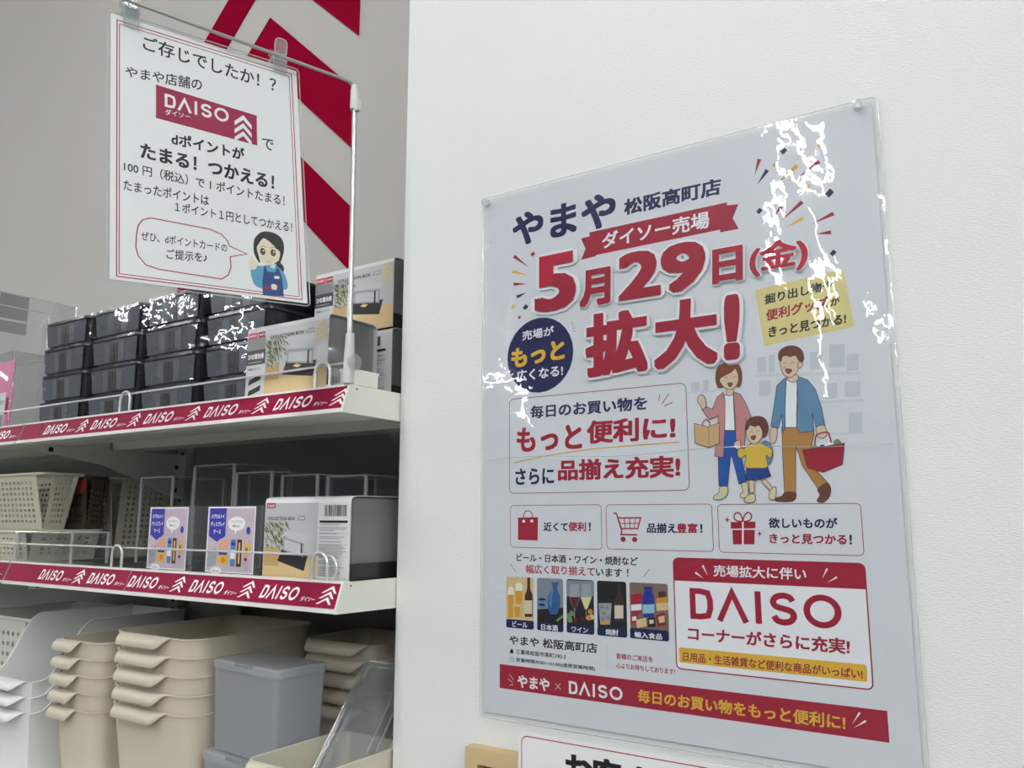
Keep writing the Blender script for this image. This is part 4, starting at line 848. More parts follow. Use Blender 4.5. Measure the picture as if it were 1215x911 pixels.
SX, SZ = Vector((.3001, .9526, .0494)).normalized(), Vector((-.1036, -.0189, .9944)).normalized()
SY = SZ.cross(SX).normalized(); SZ = SX.cross(SY)
SM = Matrix((SX, SY, SZ)).transposed().to_4x4(); SM.translation = Vector((-.7439, -.2489, 1.6909))
r = thing('hanging_sign', 'white laminated points card sign hanging from clips on the rod', 'sign'); r.matrix_world = SM
m = MB(); m.box(-.1075, .1070, -.0006, .0002, .0015, .3075, mat('sign_paper', 'EDEEEE', .4, spec=.35)); m.build('paper', r)
print_parts(SIGN_PRINT, r, -.00065)
M_POCK = clear('pocket_film', tint='F8F9FA', gloss=.9, rough=.05, waves=[(6, .006, (1, 1, .5))])
m = MB(); m.add([(-.1105, -.0022, -.002), (.110, -.0022, -.002), (.110, -.0022, .3105), (-.1105, -.0022, .3105)], [(0, 1, 2, 3)], M_POCK); m.build('pocket', r)
m = MB(); m.tube([(x, -.0012, z) for x, z in rrect2(-.1105, -.002, .110, .3105, .005)], .0006, M_RIM, 6, closed=True); m.build('pocket_edge', r)
def clip(u, label):
    r = thing('sign_clip', label, 'clip', group='clear clips of the hanging sign'); r.matrix_world = SM @ Matrix.Translation((u, 0, .296))
    m = MB()
    m.prism([(-.008, -.0040, 0), (.008, -.0040, 0), (.008, -.0065, 0), (-.008, -.0065, 0)], (0, .0, .022), M_EDGE)
    m.prism([(-.008, .0030, 0), (.008, .0030, 0), (.008, .0055, 0), (-.008, .0055, 0)], (0, 0, .022), M_EDGE)
    m.tube([(-.008, -.0066, 0), (.008, -.0066, 0), (.008, -.0066, .022), (-.008, -.0066, .022)], .0006, M_RIM, 6, closed=True)
    m.build('jaw', r)
    m = MB(); m.prism([(-.009, -.008, .014), (.009, -.008, .014), (.009, .008, .014), (-.009, .008, .014)], (0, 0, .006), M_EDGE); m.build('hinge_block', r)
    m = MB(); P = rrect2(-.0075, .020, .0075, .041, .0055)
    m.prism([(x, -.0085 - (z - .02) * .25, z) for x, z in P], (0, .0025, 0), M_EDGE)
    m.tube([(x, -.0086 - (z - .02) * .25, z) for x, z in P], .0007, M_RIM, 6, closed=True)
    m.build('lever', r)
    m = MB(); m.tube([(-.010, 0, .026), (.010, 0, .026)], .0042, M_EDGE, 12); m.build('rod_sleeve', r)
clip(-.088, 'clear plastic clip at the outer end of the rod, holding the sign')
clip(.083, 'clear plastic clip on the rod between the sign and the pole')

# ================================================================== dark lidded boxes on the upper shelf
M_DK = mat('smoky_plastic', '1F2127', .22, spec=.6)
M_DKF = mat('smoky_front', '5E646B', .14, spec=.6, noise=.12, nscale=14)
M_DKF2 = mat('smoky_front_window', '70757B', .2, spec=.6, noise=.2, nscale=20)
M_DKL = mat('smoky_latch', '3B3938', .3)
M_SHRINK = clear('shrink_film', tint='F8F8FA', gloss=.8, rough=.04, waves=[(10, .007, (1, 1, 1.2))], vary=True)
M_LID = mat('smoky_lid', '2B2D34', .18, spec=.6)
def rr3(cx, cy, w, d, r, z, k=4):
    return [(x, y, z) for x, y in rrect2(cx - w / 2, cy - d / 2, cx + w / 2, cy + d / 2, r, k)]
def make_dark_box():
    w, d, h = .150, .21, .0500
    r = thing('storage_box', '', 'storage box')
    m = MB(); m.loft([rr3(0, d / 2, w - .016, d - .012, .012, 0), rr3(0, d / 2, w - .006, d - .006, .014, .043)], M_DK); m.build('tub', r)
    m = MB(); m.loft([rr3(0, d / 2, w - .004, d - .003, .015, .0425), rr3(0, d / 2, w, d, .016, .0435), rr3(0, d / 2, w, d, .016, .0475), rr3(0, d / 2, w - .008, d - .008, .013, .0498)], M_LID); m.build('lid', r)
    # front window: slanted panel just in front of the tub
    def fp(x, t, o): return (x * (w / 2 - .0125 + .004 * t), .0055 - .0028 * t - o, .003 + .0385 * t)
    def pan(x0, x1, t0, t1, o, mm, mt, th=.0015):
        b = [fp(x0, t0, o), fp(x1, t0, o), fp(x1, t1, o), fp(x0, t1, o)]; mm.prism(b, (0, th, 0), mt)
    m = MB(); pan(-1, 1, 0, 1, .0012, m, M_DKF); m.build('front_window', r)
    m = MB(); pan(-.44, .46, .04, .90, .0018, m, M_DKF2); m.build('window_label', r)
    m = MB(); pan(-.20, .02, .04, .86, .0026, m, M_DKL); pan(.05, .17, .04, .86, .0026, m, M_DKL); m.build('latch', r)
    m = MB(); nx, nz = 16, 8   # shrink film drawn over the front
    V = [((-1 + 2 * i / nx) * (w / 2 + .0005), -.0022 - .0007 * math.sin(i * 1.9 + j) * math.sin(j * 1.3), .001 + .047 * j / nz) for j in range(nz + 1) for i in range(nx + 1)]
    m.add(V, [(j * (nx + 1) + i, j * (nx + 1) + i + 1, (j + 1) * (nx + 1) + i + 1, (j + 1) * (nx + 1) + i) for j in range(nz) for i in range(nx)], M_SHRINK); m.build('shrink_film', r)
    return r
box0 = make_dark_box(); used = [False]
def put_box(x, y, z, label, rz=0):
    if not used[0]:
        used[0] = True; box0.location = (x, y, z); box0.rotation_euler = (0, 0, rz); box0['label'] = label; box0['group'] = 'dark storage boxes on the upper shelf'
    else: dup(box0, (x, y, z), rz, label, 'dark storage boxes on the upper shelf')
lev = ['bottom', 'second lowest', 'second highest', 'topmost']
cols = [(-1.478, -.036, 'beside the pink clear case'), (-1.316, -.034, 'second along from the pink clear case'), (-1.157, -.034, 'third along, below the sign corner'), (-.998, -.032, 'touching the collection boxes')]
for cx, cy, wh in cols:
    for k in range(4):
        put_box(cx + .0015 * (k % 2), cy, ZU + .0003 + .0501 * k, 'dark lidded box, %s in stack %s' % (lev[k], wh))

# ================================================================== collection boxes
M_TAPE = clear('box_cover', gloss=.9, rough=.06, haze=.42, hazecol='C2C4C4')
M_PACK = clear('pack_cover', gloss=.9, rough=.06, haze=.15, hazecol='B9BBBD')
def leaves(s, rng, x0, x1, z0, z1):
    for col in ('leaf', 'leaf2', 'leafdark'):
        V = []; F = []
        for i in range(34):
            x = x0 + rng.random() * (x1 - x0); z = z0 + (z1 - z0) * rng.random() ** .7; l = 6 + rng.random() * 6; a = -1.3 + rng.random() * .9; b = len(V)
            cx, cz = math.cos(a), math.sin(a)
            V += [(x, z), (x + l * .5 * cx + .9, z + l * .5 * cz + .5), (x + l * cx, z + l * cz), (x + l * .5 * cx - .9, z + l * .5 * cz - .5)]; F.append((b, b + 1, b + 2, b + 3))
        s.put(V, F, col)
def print_front(s, w, h, tint='C4C6C9'):
    """printed picture of the sleeve, lower left corner at 0,0 (mm)"""
    s.rect(0, 0, w, h, mat('sleeve_grey', 'B9BABD', .3)); c = w * .245
    s.rect(0, 0, c, h, mat('sleeve_side', 'CCCDD0', .3)); s.rect(0, h * .72, c, h * .9, 'midgrey'); s.rect(0, h * .5, c, h * .72, 'darkgrey')
    s.rect(1.5, h * .9, c * .55, h * .985, 'pinktag'); s.rect(c * .58, h * .9, c * .96, h * .985, 'red')
    s.line('DAISO', 3, h * .925, h * .035, 'white', .02, c * .4); s.line('300円', c * .62, h * .925, h * .035, 'white', .02, c * .3)
    s.line('ひな壇台座', c * .08, h * .585, h * .085, 'white', .04, c * .84); s.rect(c * .1, h * .53, c * .8, h * .55, 'midgrey')
    s.line('横幅もぴったり', c * .12, h * .42, h * .035, 'ink', .01, c * .66)
    s.poly([(c * .15, h * .2), (c * .8, h * .27), (c * .82, h * .35), (c * .2, h * .28)], 'charcoal'); s.poly([(c * .15, h * .04), (c * .8, h * .11), (c * .82, h * .19), (c * .2, h * .12)], 'charcoal')
    s.poly([(c, 0), (w, 0), (w, h * .36), (w * .8, h * .37), (w * .45, h * .28), (c, h * .26)], 'sand')
    s.poly([(c + 2, h * .24), (w * .43, h * .24), (w * .43, h * .46), (c + 2, h * .46)], 'wood')
    rng = random.Random(7)
    leaves(s, rng, c, c + w * .26, h * .46, h * .86)
    for x in (.3, .36, .42): s.stroke([(w * x, h * .46), (w * x + 1, h * .66), (w * x + 4, h * .85)], .6, 'leaf')
    s.poly([(w * .47, h * .3), (w * .84, h * .22), (w * .88, h * .44), (w * .52, h * .5)], 'charcoal')
    s.poly([(w * .52, h * .46), (w * .84, h * .4), (w * .84, h * .62), (w * .52, h * .66)], 'glass'); s.poly([(w * .54, h * .48), (w * .82, h * .43), (w * .82, h * .58), (w * .54, h * .61)], 'photogrey')
    s.poly([(w * .5, h * .66), (w * .84, h * .62), (w * .92, h * .7), (w * .58, h * .75)], 'photogrey')
    s.rect(w * .77, h * .4, w * .79, h * .6, 'ink'); s.poly([(w * .6, h * .4), (w * .66, h * .37), (w * .7, h * .4), (w * .64, h * .43)], 'palegold')
    s.line('COLLECTION BOX', w * .3, h * .845, h * .05, 'ink', .015, w * .42); s.stroke([(w * .75, h * .87), (w * .78, h * .9), (w * .84, h * .9), (w * .84, h * .85), (w * .75, h * .85)], .5, 'ink', True)
    for q in range(3):
        z = h * (.68 + .085 * q); s.put([(w * .87, z), (w * .93, z + h * .09), (w * .99, z), (w * .99, z + h * .045), (w * .93, z + h * .135), (w * .87, z + h * .045)], [(0, 1, 4, 5), (1, 2, 3, 4)], 'palegold')
def print_barcode(s, x0, w, h):
    s.rect(x0, 0, x0 + w, h, mat('sleeve_white', 'DADBDD', .3)); rng = random.Random(3); x = x0 + w * .2
    while x < x0 + w * .86:
        b = rng.choice([.5, .8, 1.2]); s.rect(x, h * .82, x + b, h * .965, 'ink'); x += b + rng.choice([.5, .7, 1.1])
    s.rect(x0 + w * .06, h * .735, x0 + w * .93, h * .765, 'ink')
    z = h * .71
    while z > h * .05:
        l = w * (.45 + .42 * rng.random()); s.rect(x0 + w * .07, z, x0 + w * .07 + l, z + h * .008, 'midgrey'); z -= h * rng.choice([.02, .02, .022, .04])
    for zz in (.6, .45, .3): s.rect(x0 + w * .05, h * zz, x0 + w * .94, h * zz + .25, 'darkgrey')
def collection_box(loc, label, w, h, d, mode, rz=0):
    r = thing('collection_box', label, 'display box', loc, rz, 'boxed collection display boxes')
    m = MB(); m.loft([rr3(w / 2, d / 2, w - .001, d - .001, .004, 0), rr3(w / 2, d / 2, w - .001, d - .001, .004, .020)], M_BLACK); m.build('base_tray', r)
    m = MB(); m.loft([rr3(w / 2, d / 2, w - .004, d - .004, .005, .0201), rr3(w / 2, d / 2, w - .004, d - .004, .005, h - .004), rr3(w / 2, d / 2, w - .01, d - .01, .004, h - .002)], M_TAPE, False); m.build('clear_cover', r)
    # card sleeve: front face rolling over onto the top and back
    m = MB(); M_CARD = mat('sleeve_card', 'D4D5D8', .3)
    prof = [(-.0012, 0), (-.0012, h - .007), (.0005, h - .0025), (.005, h - .0005), (.012, h), (d - .006, h), (d + .0005, h - .004), (d + .0008, .0)]
    out = prof + [(y + (-.0008 if y > d / 2 else .0008), z - (.0006 if z > h * .5 else 0)) for y, z in reversed(prof)]
    m.prism([(0.0, y, z) for y, z in out], (w, 0, 0), M_CARD)
    sl = m.build('card_sleeve', r)
    s = Sheet(-.00125)
    if mode == 'picture': print_front(s, w * 1e3, (h - .008) * 1e3)
    elif mode == 'half':
        s.rect(0, 0, w * 640, (h - .008) * 1e3, mat('sleeve_grey', 'B9BABD', .3)); print_front_half(s, w * 640, (h - .008) * 1e3); print_barcode(s, w * 640, w * 360, (h - .008) * 1e3)
    else: print_barcode(s, 0, w * 1e3, (h - .008) * 1e3)
    s.build('printed_face', sl)
    return r
def print_front_half(s, w, h):
    """the same picture pushed to one side: title, plant and box, no side column"""
    s.poly([(0, 0), (w, 0), (w, h * .3), (w * .6, h * .22), (0, h * .34)], 'sand'); s.rect(w * .02, h * .15, w * .3, h * .4, 'wood')
    s.rect(w * .03, h * .93, w * .2, h * 1.0, 'red'); s.line('DAISO', w * .05, h * .945, h * .035, 'white', .02, w * .13)
    rng = random.Random(5)
    leaves(s, rng, w * .0, w * .42, h * .4, h * .76)
    for x in (.06, .15, .24): s.stroke([(w * x, h * .38), (w * x + 1, h * .6), (w * x + 5, h * .74)], .6, 'leaf')
    s.poly([(w * .28, h * .22), (w * .78, h * .1), (w * .84, h * .3), (w * .36, h * .38)], 'charcoal')
    s.poly([(w * .38, h * .36), (w * .76, h * .28), (w * .76, h * .46), (w * .38, h * .54)], 'glass'); s.poly([(w * .4, h * .38), (w * .74, h * .31), (w * .74, h * .44), (w * .4, h * .51)], 'photogrey')
    s.poly([(w * .34, h * .56), (w * .8, h * .47), (w * .88, h * .56), (w * .44, h * .63)], 'photogrey'); s.rect(w * .71, h * .28, w * .735, h * .46, 'ink')
    s.line('COLLECTION BOX', w * .06, h * .765, h * .045, 'ink', .015, w * .52); s.stroke([(w * .63, h * .79), (w * .66, h * .82), (w * .76, h * .82), (w * .76, h * .77), (w * .63, h * .77)], .5, 'ink', True)
    s.stroke([(w * .2, h * .1), (w * .22, h * .16), (w * .24, h * .1)], .8, 'palegold'); s.line('簡単に飾れるケース', w * .08, h * .03, h * .03, 'palegold', 0, w * .5)
Zu = ZU + .0004
collection_box((-.906, -.076, Zu), 'white printed collection box at the front of the upper shelf beside the pole', .157, .101, .089, 'picture')
collection_box((-.886, .028, Zu), 'collection box on the upper shelf showing its barcode side, under another', .152, .101, .089, 'barcode')
collection_box((-.889, .028, Zu + .1012), 'printed collection box lying on top of the barcode box behind the pole', .155, .101, .089, 'picture')
collection_box((-.862, -.068, ZL + .0004), 'collection box with picture and barcode panel at the end of the lower shelf', .155, .102, .10, 'half')

# ================================================================== small display packs on the lower shelf
M_LIL = mat('pack_card_print', 'CDBECB', .35, noise=.2, nscale=60)
def display_pack(loc, rz, label):
    w, h, d = .116, .0915, .05
    r = thing('display_case_pack', label, 'display pack', loc, rz, 'capsule toy display packs')
    m = MB(); m.loft([rr3(w / 2, d / 2, w, d, .003, 0), rr3(w / 2, d / 2, w, d, .003, h)], M_PACK); m.build('clear_case', r)
    s = Sheet(-.0006); W = 101; H = 89; o = 3
    s.rect(o, 1, o + W, 1 + H, 'white'); s.rect(o + 2, 3, o + W - 2, H - 1, M_LIL)
    for i in range(9): s.stroke([(o + 40 + i * 6, H - 4), (o + 38 + i * 6.5, 60), (o + 36 + i * 6.5, 38)], .5, 'mauve')
    s.rect(o + 36, 14, o + 96, 46, 'lilac')
    s.poly([(o + 4, H - 1), (o + 40, H - 1), (o + 40, 50), (o + 22, 42), (o + 4, 50)], 'violet')
    s.line('カプセルトイ', o + 8, 74, 6, 'white', .03, 28); s.line('ディスプレイ', o + 7, 63, 6.5, 'white', .03, 30); s.line('ケース', o + 14, 53, 6, 'white', .03, 16)
    s.ell(o + 63, 67, 18, 9.5, 'white'); s.poly([(o + 58, 60), (o + 66, 60), (o + 61, 52)], 'white'); s.line('コンパクトに', o + 51, 68, 3.6, 'charcoal', .01, 24); s.line('飾れる！', o + 55, 62, 3.6, 'charcoal', .01, 15)
    s.poly([(o + 5, 28), (o + 22, 34), (o + 22, 12), (o + 5, 8)], 'glass'); s.stroke([(o + 5, 28), (o + 22, 34), (o + 22, 12), (o + 5, 8)], .7, 'midgrey', True); s.stroke([(o + 5, 18), (o + 22, 22)], .6, 'midgrey')
    s.rect(o + 28, 32, o + 48, 46, 'peach'); s.rect(o + 28, 12, o + 48, 25, 'yellow'); s.rect(o + 28, 25, o + 46, 31, 'royal'); s.ell(o + 38, 18, 5, 4, 'orange')
    s.rrect(o + 53, 10, o + 63, 46, 2, 'blue2'); s.rect(o + 53, 20, o + 63, 32, 'white'); s.rect(o + 53, 38, o + 63, 42, 'royal')
    s.rect(o + 66, 10, o + 76, 46, 'bottlebrown'); s.rect(o + 69, 14, o + 73, 42, 'gold')
    s.poly([(o + 80, 46), (o + 82, 36), (o + 79, 28), (o + 85, 22), (o + 92, 28), (o + 94, 38), (o + 90, 46), (o + 87, 38)], 'yellow'); s.ell(o + 86, 33, 3, 3, 'leaf'); s.rect(o + 82, 18, o + 88, 22, 'red'); s.ell(o + 86, 12, 4, 4, 'glass', .6)
    s.ell(o + 88, 58, 4, 5, 'violet')
    s.ell(o + 24, 3.5, 12, 5, 'white'); s.line('約10cm', o + 17, 2, 3, 'charcoal', 0, 14)
    s.build('printed_card', r)
    m = MB()
    for x, y in ((.0012, .0012), (w - .0012, .0012), (w - .0012, d - .0012)): m.tube([(x, y, 0), (x, y, h)], .0012, M_EDGE, 6)
    m.build('case_edges', r)
display_pack((-1.131, -.062, ZL + .0004), math.radians(-3), 'purple tagged display pack nearer the cream baskets on the lower shelf')
display_pack((-.990, -.064, ZL + .0004), 0, 'purple tagged display pack beside the collection box on the lower shelf')
def clear_case(x, y, z, w, d, h, label, rz=0, extra=None):
    r = thing('clear_case', label, 'clear case', (x, y, z), rz, 'empty clear plastic cases')
    m = MB(); m.loft([rr3(w / 2, d / 2, w, d, .004, 0), rr3(w / 2, d / 2, w, d, .004, h)], M_CLEAR); m.build('panes', r)
    m = MB(); e = .0013
    for a in ((0, 0), (w, 0), (w, d), (0, d)): m.tube([(a[0], a[1], 0), (a[0], a[1], h)], .0027, M_POST, 8)
    P = [(0, 0, h), (w, 0, h), (w, d, h), (0, d, h)]; m.tube(P, e, M_POST, 6, closed=True); m.build('rim', r)
    return r
for x, y, w, d, h, lb in [(-1.305, .03, .09, .1, .142, 'tall empty clear case beside the shelf bracket'), (-1.165, .035, .10, .11, .158, 'tallest empty clear case, behind the purple pack nearer the baskets'),
   (-1.052, .03, .082, .11, .143, 'empty clear case behind the gap between the purple packs'), (-.958, .04, .075, .1, .137, 'empty clear case behind the purple pack beside the collection box'), (-.872, .05, .075, .1, .134, 'empty clear case behind the collection box on the lower shelf')]:
    clear_case(x, y, ZL + .0004, w, d, h, lb)
clear_case(-1.50, -.073, ZL + .0004, .18, .06, .05, 'low empty clear case in front of the perforated baskets')
# upper shelf, next bay
r = clear_case(-1.98, .013, ZU + .0004, .12, .168, .325, 'tall clear case with grey bands, behind the pink clear case')
m = MB(); [m.prism([(.1205, .0, z), (.1205, .062, z), (.1205, .062, z + .026), (.1205, .0, z + .026)], (.0006, 0, 0), clear('grey_band_film', tint='D6D8D8', gloss=.6, haze=.35, hazecol='BCBEBE')) for z in (.237, .268, .297)]  # three translucent grey bands on the side pane
m.build('grey_bands', r)
r = thing('pink_card_case', 'clear plastic case with a bright pink card inside, at the shelf front', 'clear case', (-1.76, -.07, ZU + .0004))
m = MB(); m.loft([rr3(.088, .04, .176, .08, .005, 0), rr3(.088, .04, .178, .08, .005, .140), rr3(.088, .04, .172, .075, .004, .146)], M_CLEAR); m.build('case', r)
m = MB(); m.tube([(x, y, .146) for x, y, _ in rr3(.088, .04, .176, .08, .005, 0)], .0013, M_EDGE, 6, closed=True); m.tube([(.1745, .002, 0), (.1745, .002, .145)], .0018, M_EDGE, 8); m.tube([(.1745, .075, 0), (.1745, .075, .145)], .0014, M_EDGE, 8); m.build('case_edges', r)
m = MB(); m.box(.004, .168, .008, .0095, .002, .132, mat('pink_card', 'E581AE', .45)); m.build('card', r)
s = Sheet(.0075); s.rect(118, 2, 146, 72, 'white'); s.line('8cm', 122, 50, 10, 'charcoal', 0, 18)
for i in range(12): s.rect(122 + i * 1.8, 6, 122.9 + i * 1.8, 30, 'ink')
s.rect(148, 30, 158, 62, 'red'); s.build('printed_label', r)

# ================================================================== perforated cream baskets, next bay
M_PERF = mat('cream_lattice_plastic', 'C9C5B4', .5); M_PERFW = mat('white_lattice_plastic', 'CFCFCA', .5)
def perf(mm, o, U, V, nu, nv, ratio, mt, margin=1.0, th=.0018, round_=False):
    """a panel with a grid of holes, from corner o along U and V"""
    o, U, V = Vector(o), Vector(U), Vector(V); N = U.cross(V).normalized() * th
    n = 8 if round_ else 4
    cu, cv = 1 / (nu + 2 * margin), 1 / (nv + 2 * margin)
    vs = []; fs = []
    def pt(a, b, k): return o + U * a + V * b + N * k
    for i in range(nu):
        for j in range(nv):
            a0, b0 = (margin + i) * cu, (margin + j) * cv; ca, cb = a0 + cu / 2, b0 + cv / 2
            outer = []; inner = []
            for q in range(8):
                ang = math.pi / 4 * q; c_, s_ = math.cos(ang), math.sin(ang); k = 1 / max(abs(c_), abs(s_))
                outer.append((ca + cu / 2 * c_ * k, cb + cv / 2 * s_ * k))
                kk = k if not round_ else 1
                inner.append((ca + cu / 2 * ratio * c_ * kk, cb + cv / 2 * ratio * s_ * kk))
            b = len(vs); vs += [pt(*p, 0) for p in outer] + [pt(*p, 0) for p in inner] + [pt(*p, 1) for p in inner] + [pt(*p, 1) for p in outer]
            for q in range(8):
                w = (q + 1) % 8
                fs += [(b + q, b + w, b + 8 + w, b + 8 + q), (b + 8 + q, b + 8 + w, b + 16 + w, b + 16 + q), (b + 16 + q, b + 16 + w, b + 24 + w, b + 24 + q)]
    mm.add(vs, fs, mt, False)
    mu, mv = margin * cu, margin * cv
    for a0, a1, b0, b1 in ((0, mu, 0, 1), (1 - mu, 1, 0, 1), (mu, 1 - mu, 0, mv), (mu, 1 - mu, 1 - mv, 1)):
        mm.prism([pt(a0, b0, 0), pt(a1, b0, 0), pt(a1, b1, 0), pt(a0, b1, 0)], N, mt)
def lattice_basket(loc, rz, w, d, h, tp, nu, nv, label, mt, roundh=False):
    r = thing('lattice_basket', label, 'basket', loc, rz, 'perforated baskets in the next bay')
    m = MB(); a, b = w / 2, d / 2
    perf(m, (-a + tp, -b + tp, 0), (2 * (a - tp), 0, 0), (0, -tp, h), nu, nv, .52, mt, round_=roundh)
    perf(m, (a - tp, -b + tp, 0), (0, 2 * (b - tp), 0), (tp, 0, h), max(4, int(nu * d / w)), nv, .52, mt, round_=roundh)
    perf(m, (a - tp, b - tp, 0), (-2 * (a - tp), 0, 0), (0, tp, h), nu, nv, .52, mt, round_=roundh)
    perf(m, (-a + tp, b - tp, 0), (0, -2 * (b - tp), 0), (-tp, 0, h), max(4, int(nu * d / w)), nv, .52, mt, round_=roundh)
    m.box(-a + tp, a - tp, -b + tp, b - tp, 0, .002, mt); m.build('basket_body', r)
    m = MB(); m.tube([(x, y, h) for x, y, _ in rr3(0, 0, w + .003, d + .003, .006, 0)], .003, mt, 8, closed=True); m.build('rim', r)
    return r
lattice_basket((-1.60, .0, ZL + .0004), 0, .245, .13, .050, .008, 14, 4, 'low perforated cream basket at the front of the next bay, topmost one resting on it', M_PERF)
b1 = lattice_basket((-1.603, -.012, ZL + .0535), math.radians(0), .245, .075, .098, .020, 12, 8, 'perforated cream basket standing on the low basket', M_PERF)
lattice_basket((-1.605, .155, ZL + .0004), 0, .235, .13, .148, .014, 13, 12, 'tall perforated cream basket behind, against the back panel', M_PERF)
r = lattice_basket((-1.58, .052, ZL + .0535), 0, .20, .035, .095, .006, 12, 8, 'dark brown perforated basket with a red tag, between the cream perforated ones', mat('brown_lattice_plastic', '4A3E30', .6))
m = MB(); m.box(.062, .092, -.0195, -.0183, .066, .092, mat('red_sticker', '8E2F2E', .5)); m.build('price_tag', r)

# ================================================================== stacked baskets on the lowest shelf
def tub_basket(w, d, h, tp, rad, mt, hx0, hx1, root):
    """tapered solid basket with a thin rim; front at y=0, centred on x"""
    t = .0012; hx0 = hx0
    def rg(ww, dd, z, r): return rr3(0, d / 2, ww, dd, r, z, 5)
    m = MB(); m.loft([rg(w - 2 * tp, d - 2 * tp, 0, rad), rg(w, d, h - .002, rad + .002), rg(w + .004, d + .004, h - .0018, rad + .003), rg(w + .004, d + .004, h, rad + .003), rg(w - 2 * t, d - 2 * t, h, rad), rg(w - 2 * tp - 2 * t, d - 2 * tp - 2 * t, .003, rad - .001)], mt)
    m.build('basket_body', root)
    # curled front handle
    m = MB(); nx, npf = 22, 9; V = []; x0, x1 = w * hx0, w * hx1
    for side in (0, 1):
        for i in range(nx + 1):
            u = i / nx; x = x0 + (x1 - x0) * u
            e = min(u / .05, (1 - u) / .24, 1); e = max(0, e); e = e * e * (3 - 2 * e)
            for j in range(npf + 1):
                q = j / npf; a = math.pi * .62 * q; R = .0115 - side * .0016
                y = -.001 - R * math.sin(a) * 1.0 * (.15 + .85 * e); z = h - .0004 - (R * (1 - math.cos(a)) * (1.0) + .0 * q) * e + (.0016 * (1 - side) * (1 - q) * 0)
                if side: y += .0; z -= .0016 * (1 - q)
                V.append((x - (.0 if not j else (.02 * q * q * (1 - 2 * u > 0) * 0)), y, z))
    n1 = (nx + 1) * (npf + 1); F = []
    for i in range(nx):
        for j in range(npf):
            k = i * (npf + 1) + j; F.append((k, k + npf + 1, k + npf + 2, k + 1)); F.append((n1 + k, n1 + k + 1, n1 + k + npf + 2, n1 + k + npf + 1))
    for i in range(nx):
        k = i * (npf + 1) + npf; F.append((k, k + npf + 1, n1 + k + npf + 1, n1 + k)); k2 = i * (npf + 1); F.append((k2, n1 + k2, n1 + k2 + npf + 1, k2 + npf + 1))
    for j in range(npf):
        F.append((j, j + 1, n1 + j + 1, n1 + j)); k = nx * (npf + 1) + j; F.append((k, n1 + k, n1 + k + 1, k + 1))
    m.add(V, F, mt); m.build('handle', root)
order5 = ['topmost', 'second from the top', 'middle one', 'second from the bottom', 'bottom one']
def basket_stack(kind, w, d, h, tp, rad, mt, x, y, ztop, pitch, n, cat, lab, group, rz=0, hx=(-.355, .28)):
    r = thing(kind, '', cat); tub_basket(w, d, h, tp, rad, mt, *hx, r)
    for k in range(n):
        z = ztop - h - pitch * k; L = lab % order5[k if n == 5 else k]
        if k == 0: r.location = (x, y, z); r.rotation_euler = (0, 0, rz); r['label'] = L; r['group'] = group
        else: dup(r, (x, y, z), rz, L, group)
BH = 1.285 - ZB - 4 * .0245
basket_stack('cream_basket', .192, .225, BH - .0004, .016, .03, M_CREAM, -1.066, -.090, 1.2855, .0245, 5, 'basket', 'wide cream basket, %s of the nested stack behind the frosted boxes', 'nested wide cream baskets')
BH2 = 1.262 - ZB - 4 * .0245
basket_stack('narrow_cream_basket', .122, .21, BH2 - .0004, .0145, .022, M_CREAM, -1.252, -.088, 1.2625, .0245, 5, 'basket', 'narrow cream basket, %s of the nested stack beside the white bins', 'nested narrow cream baskets', 0, (-.44, .12))
BH3 = 1.27 - ZB - 4 * .022
basket_stack('cream_basket', .15, .13, BH3 - .0004, .014, .02, M_CREAM, -.875, .085, 1.2705, .022, 5, 'basket', 'cream basket, %s of the stack at the back by the leaning trays', 'nested cream baskets at the back', 0, (-.42, .42))
# cream basket at the front right
r = thing('cream_basket', 'cream basket at the very front holding the clear trays', 'basket', (-.7515, -.124, ZB + .0004), math.radians(0), 'cream baskets at the front'); tub_basket(.112, .155, 1.17 - ZB, .010, .012, mat('cream_plastic_pale', 'D4CEBB', .4), -.44, .40, r)
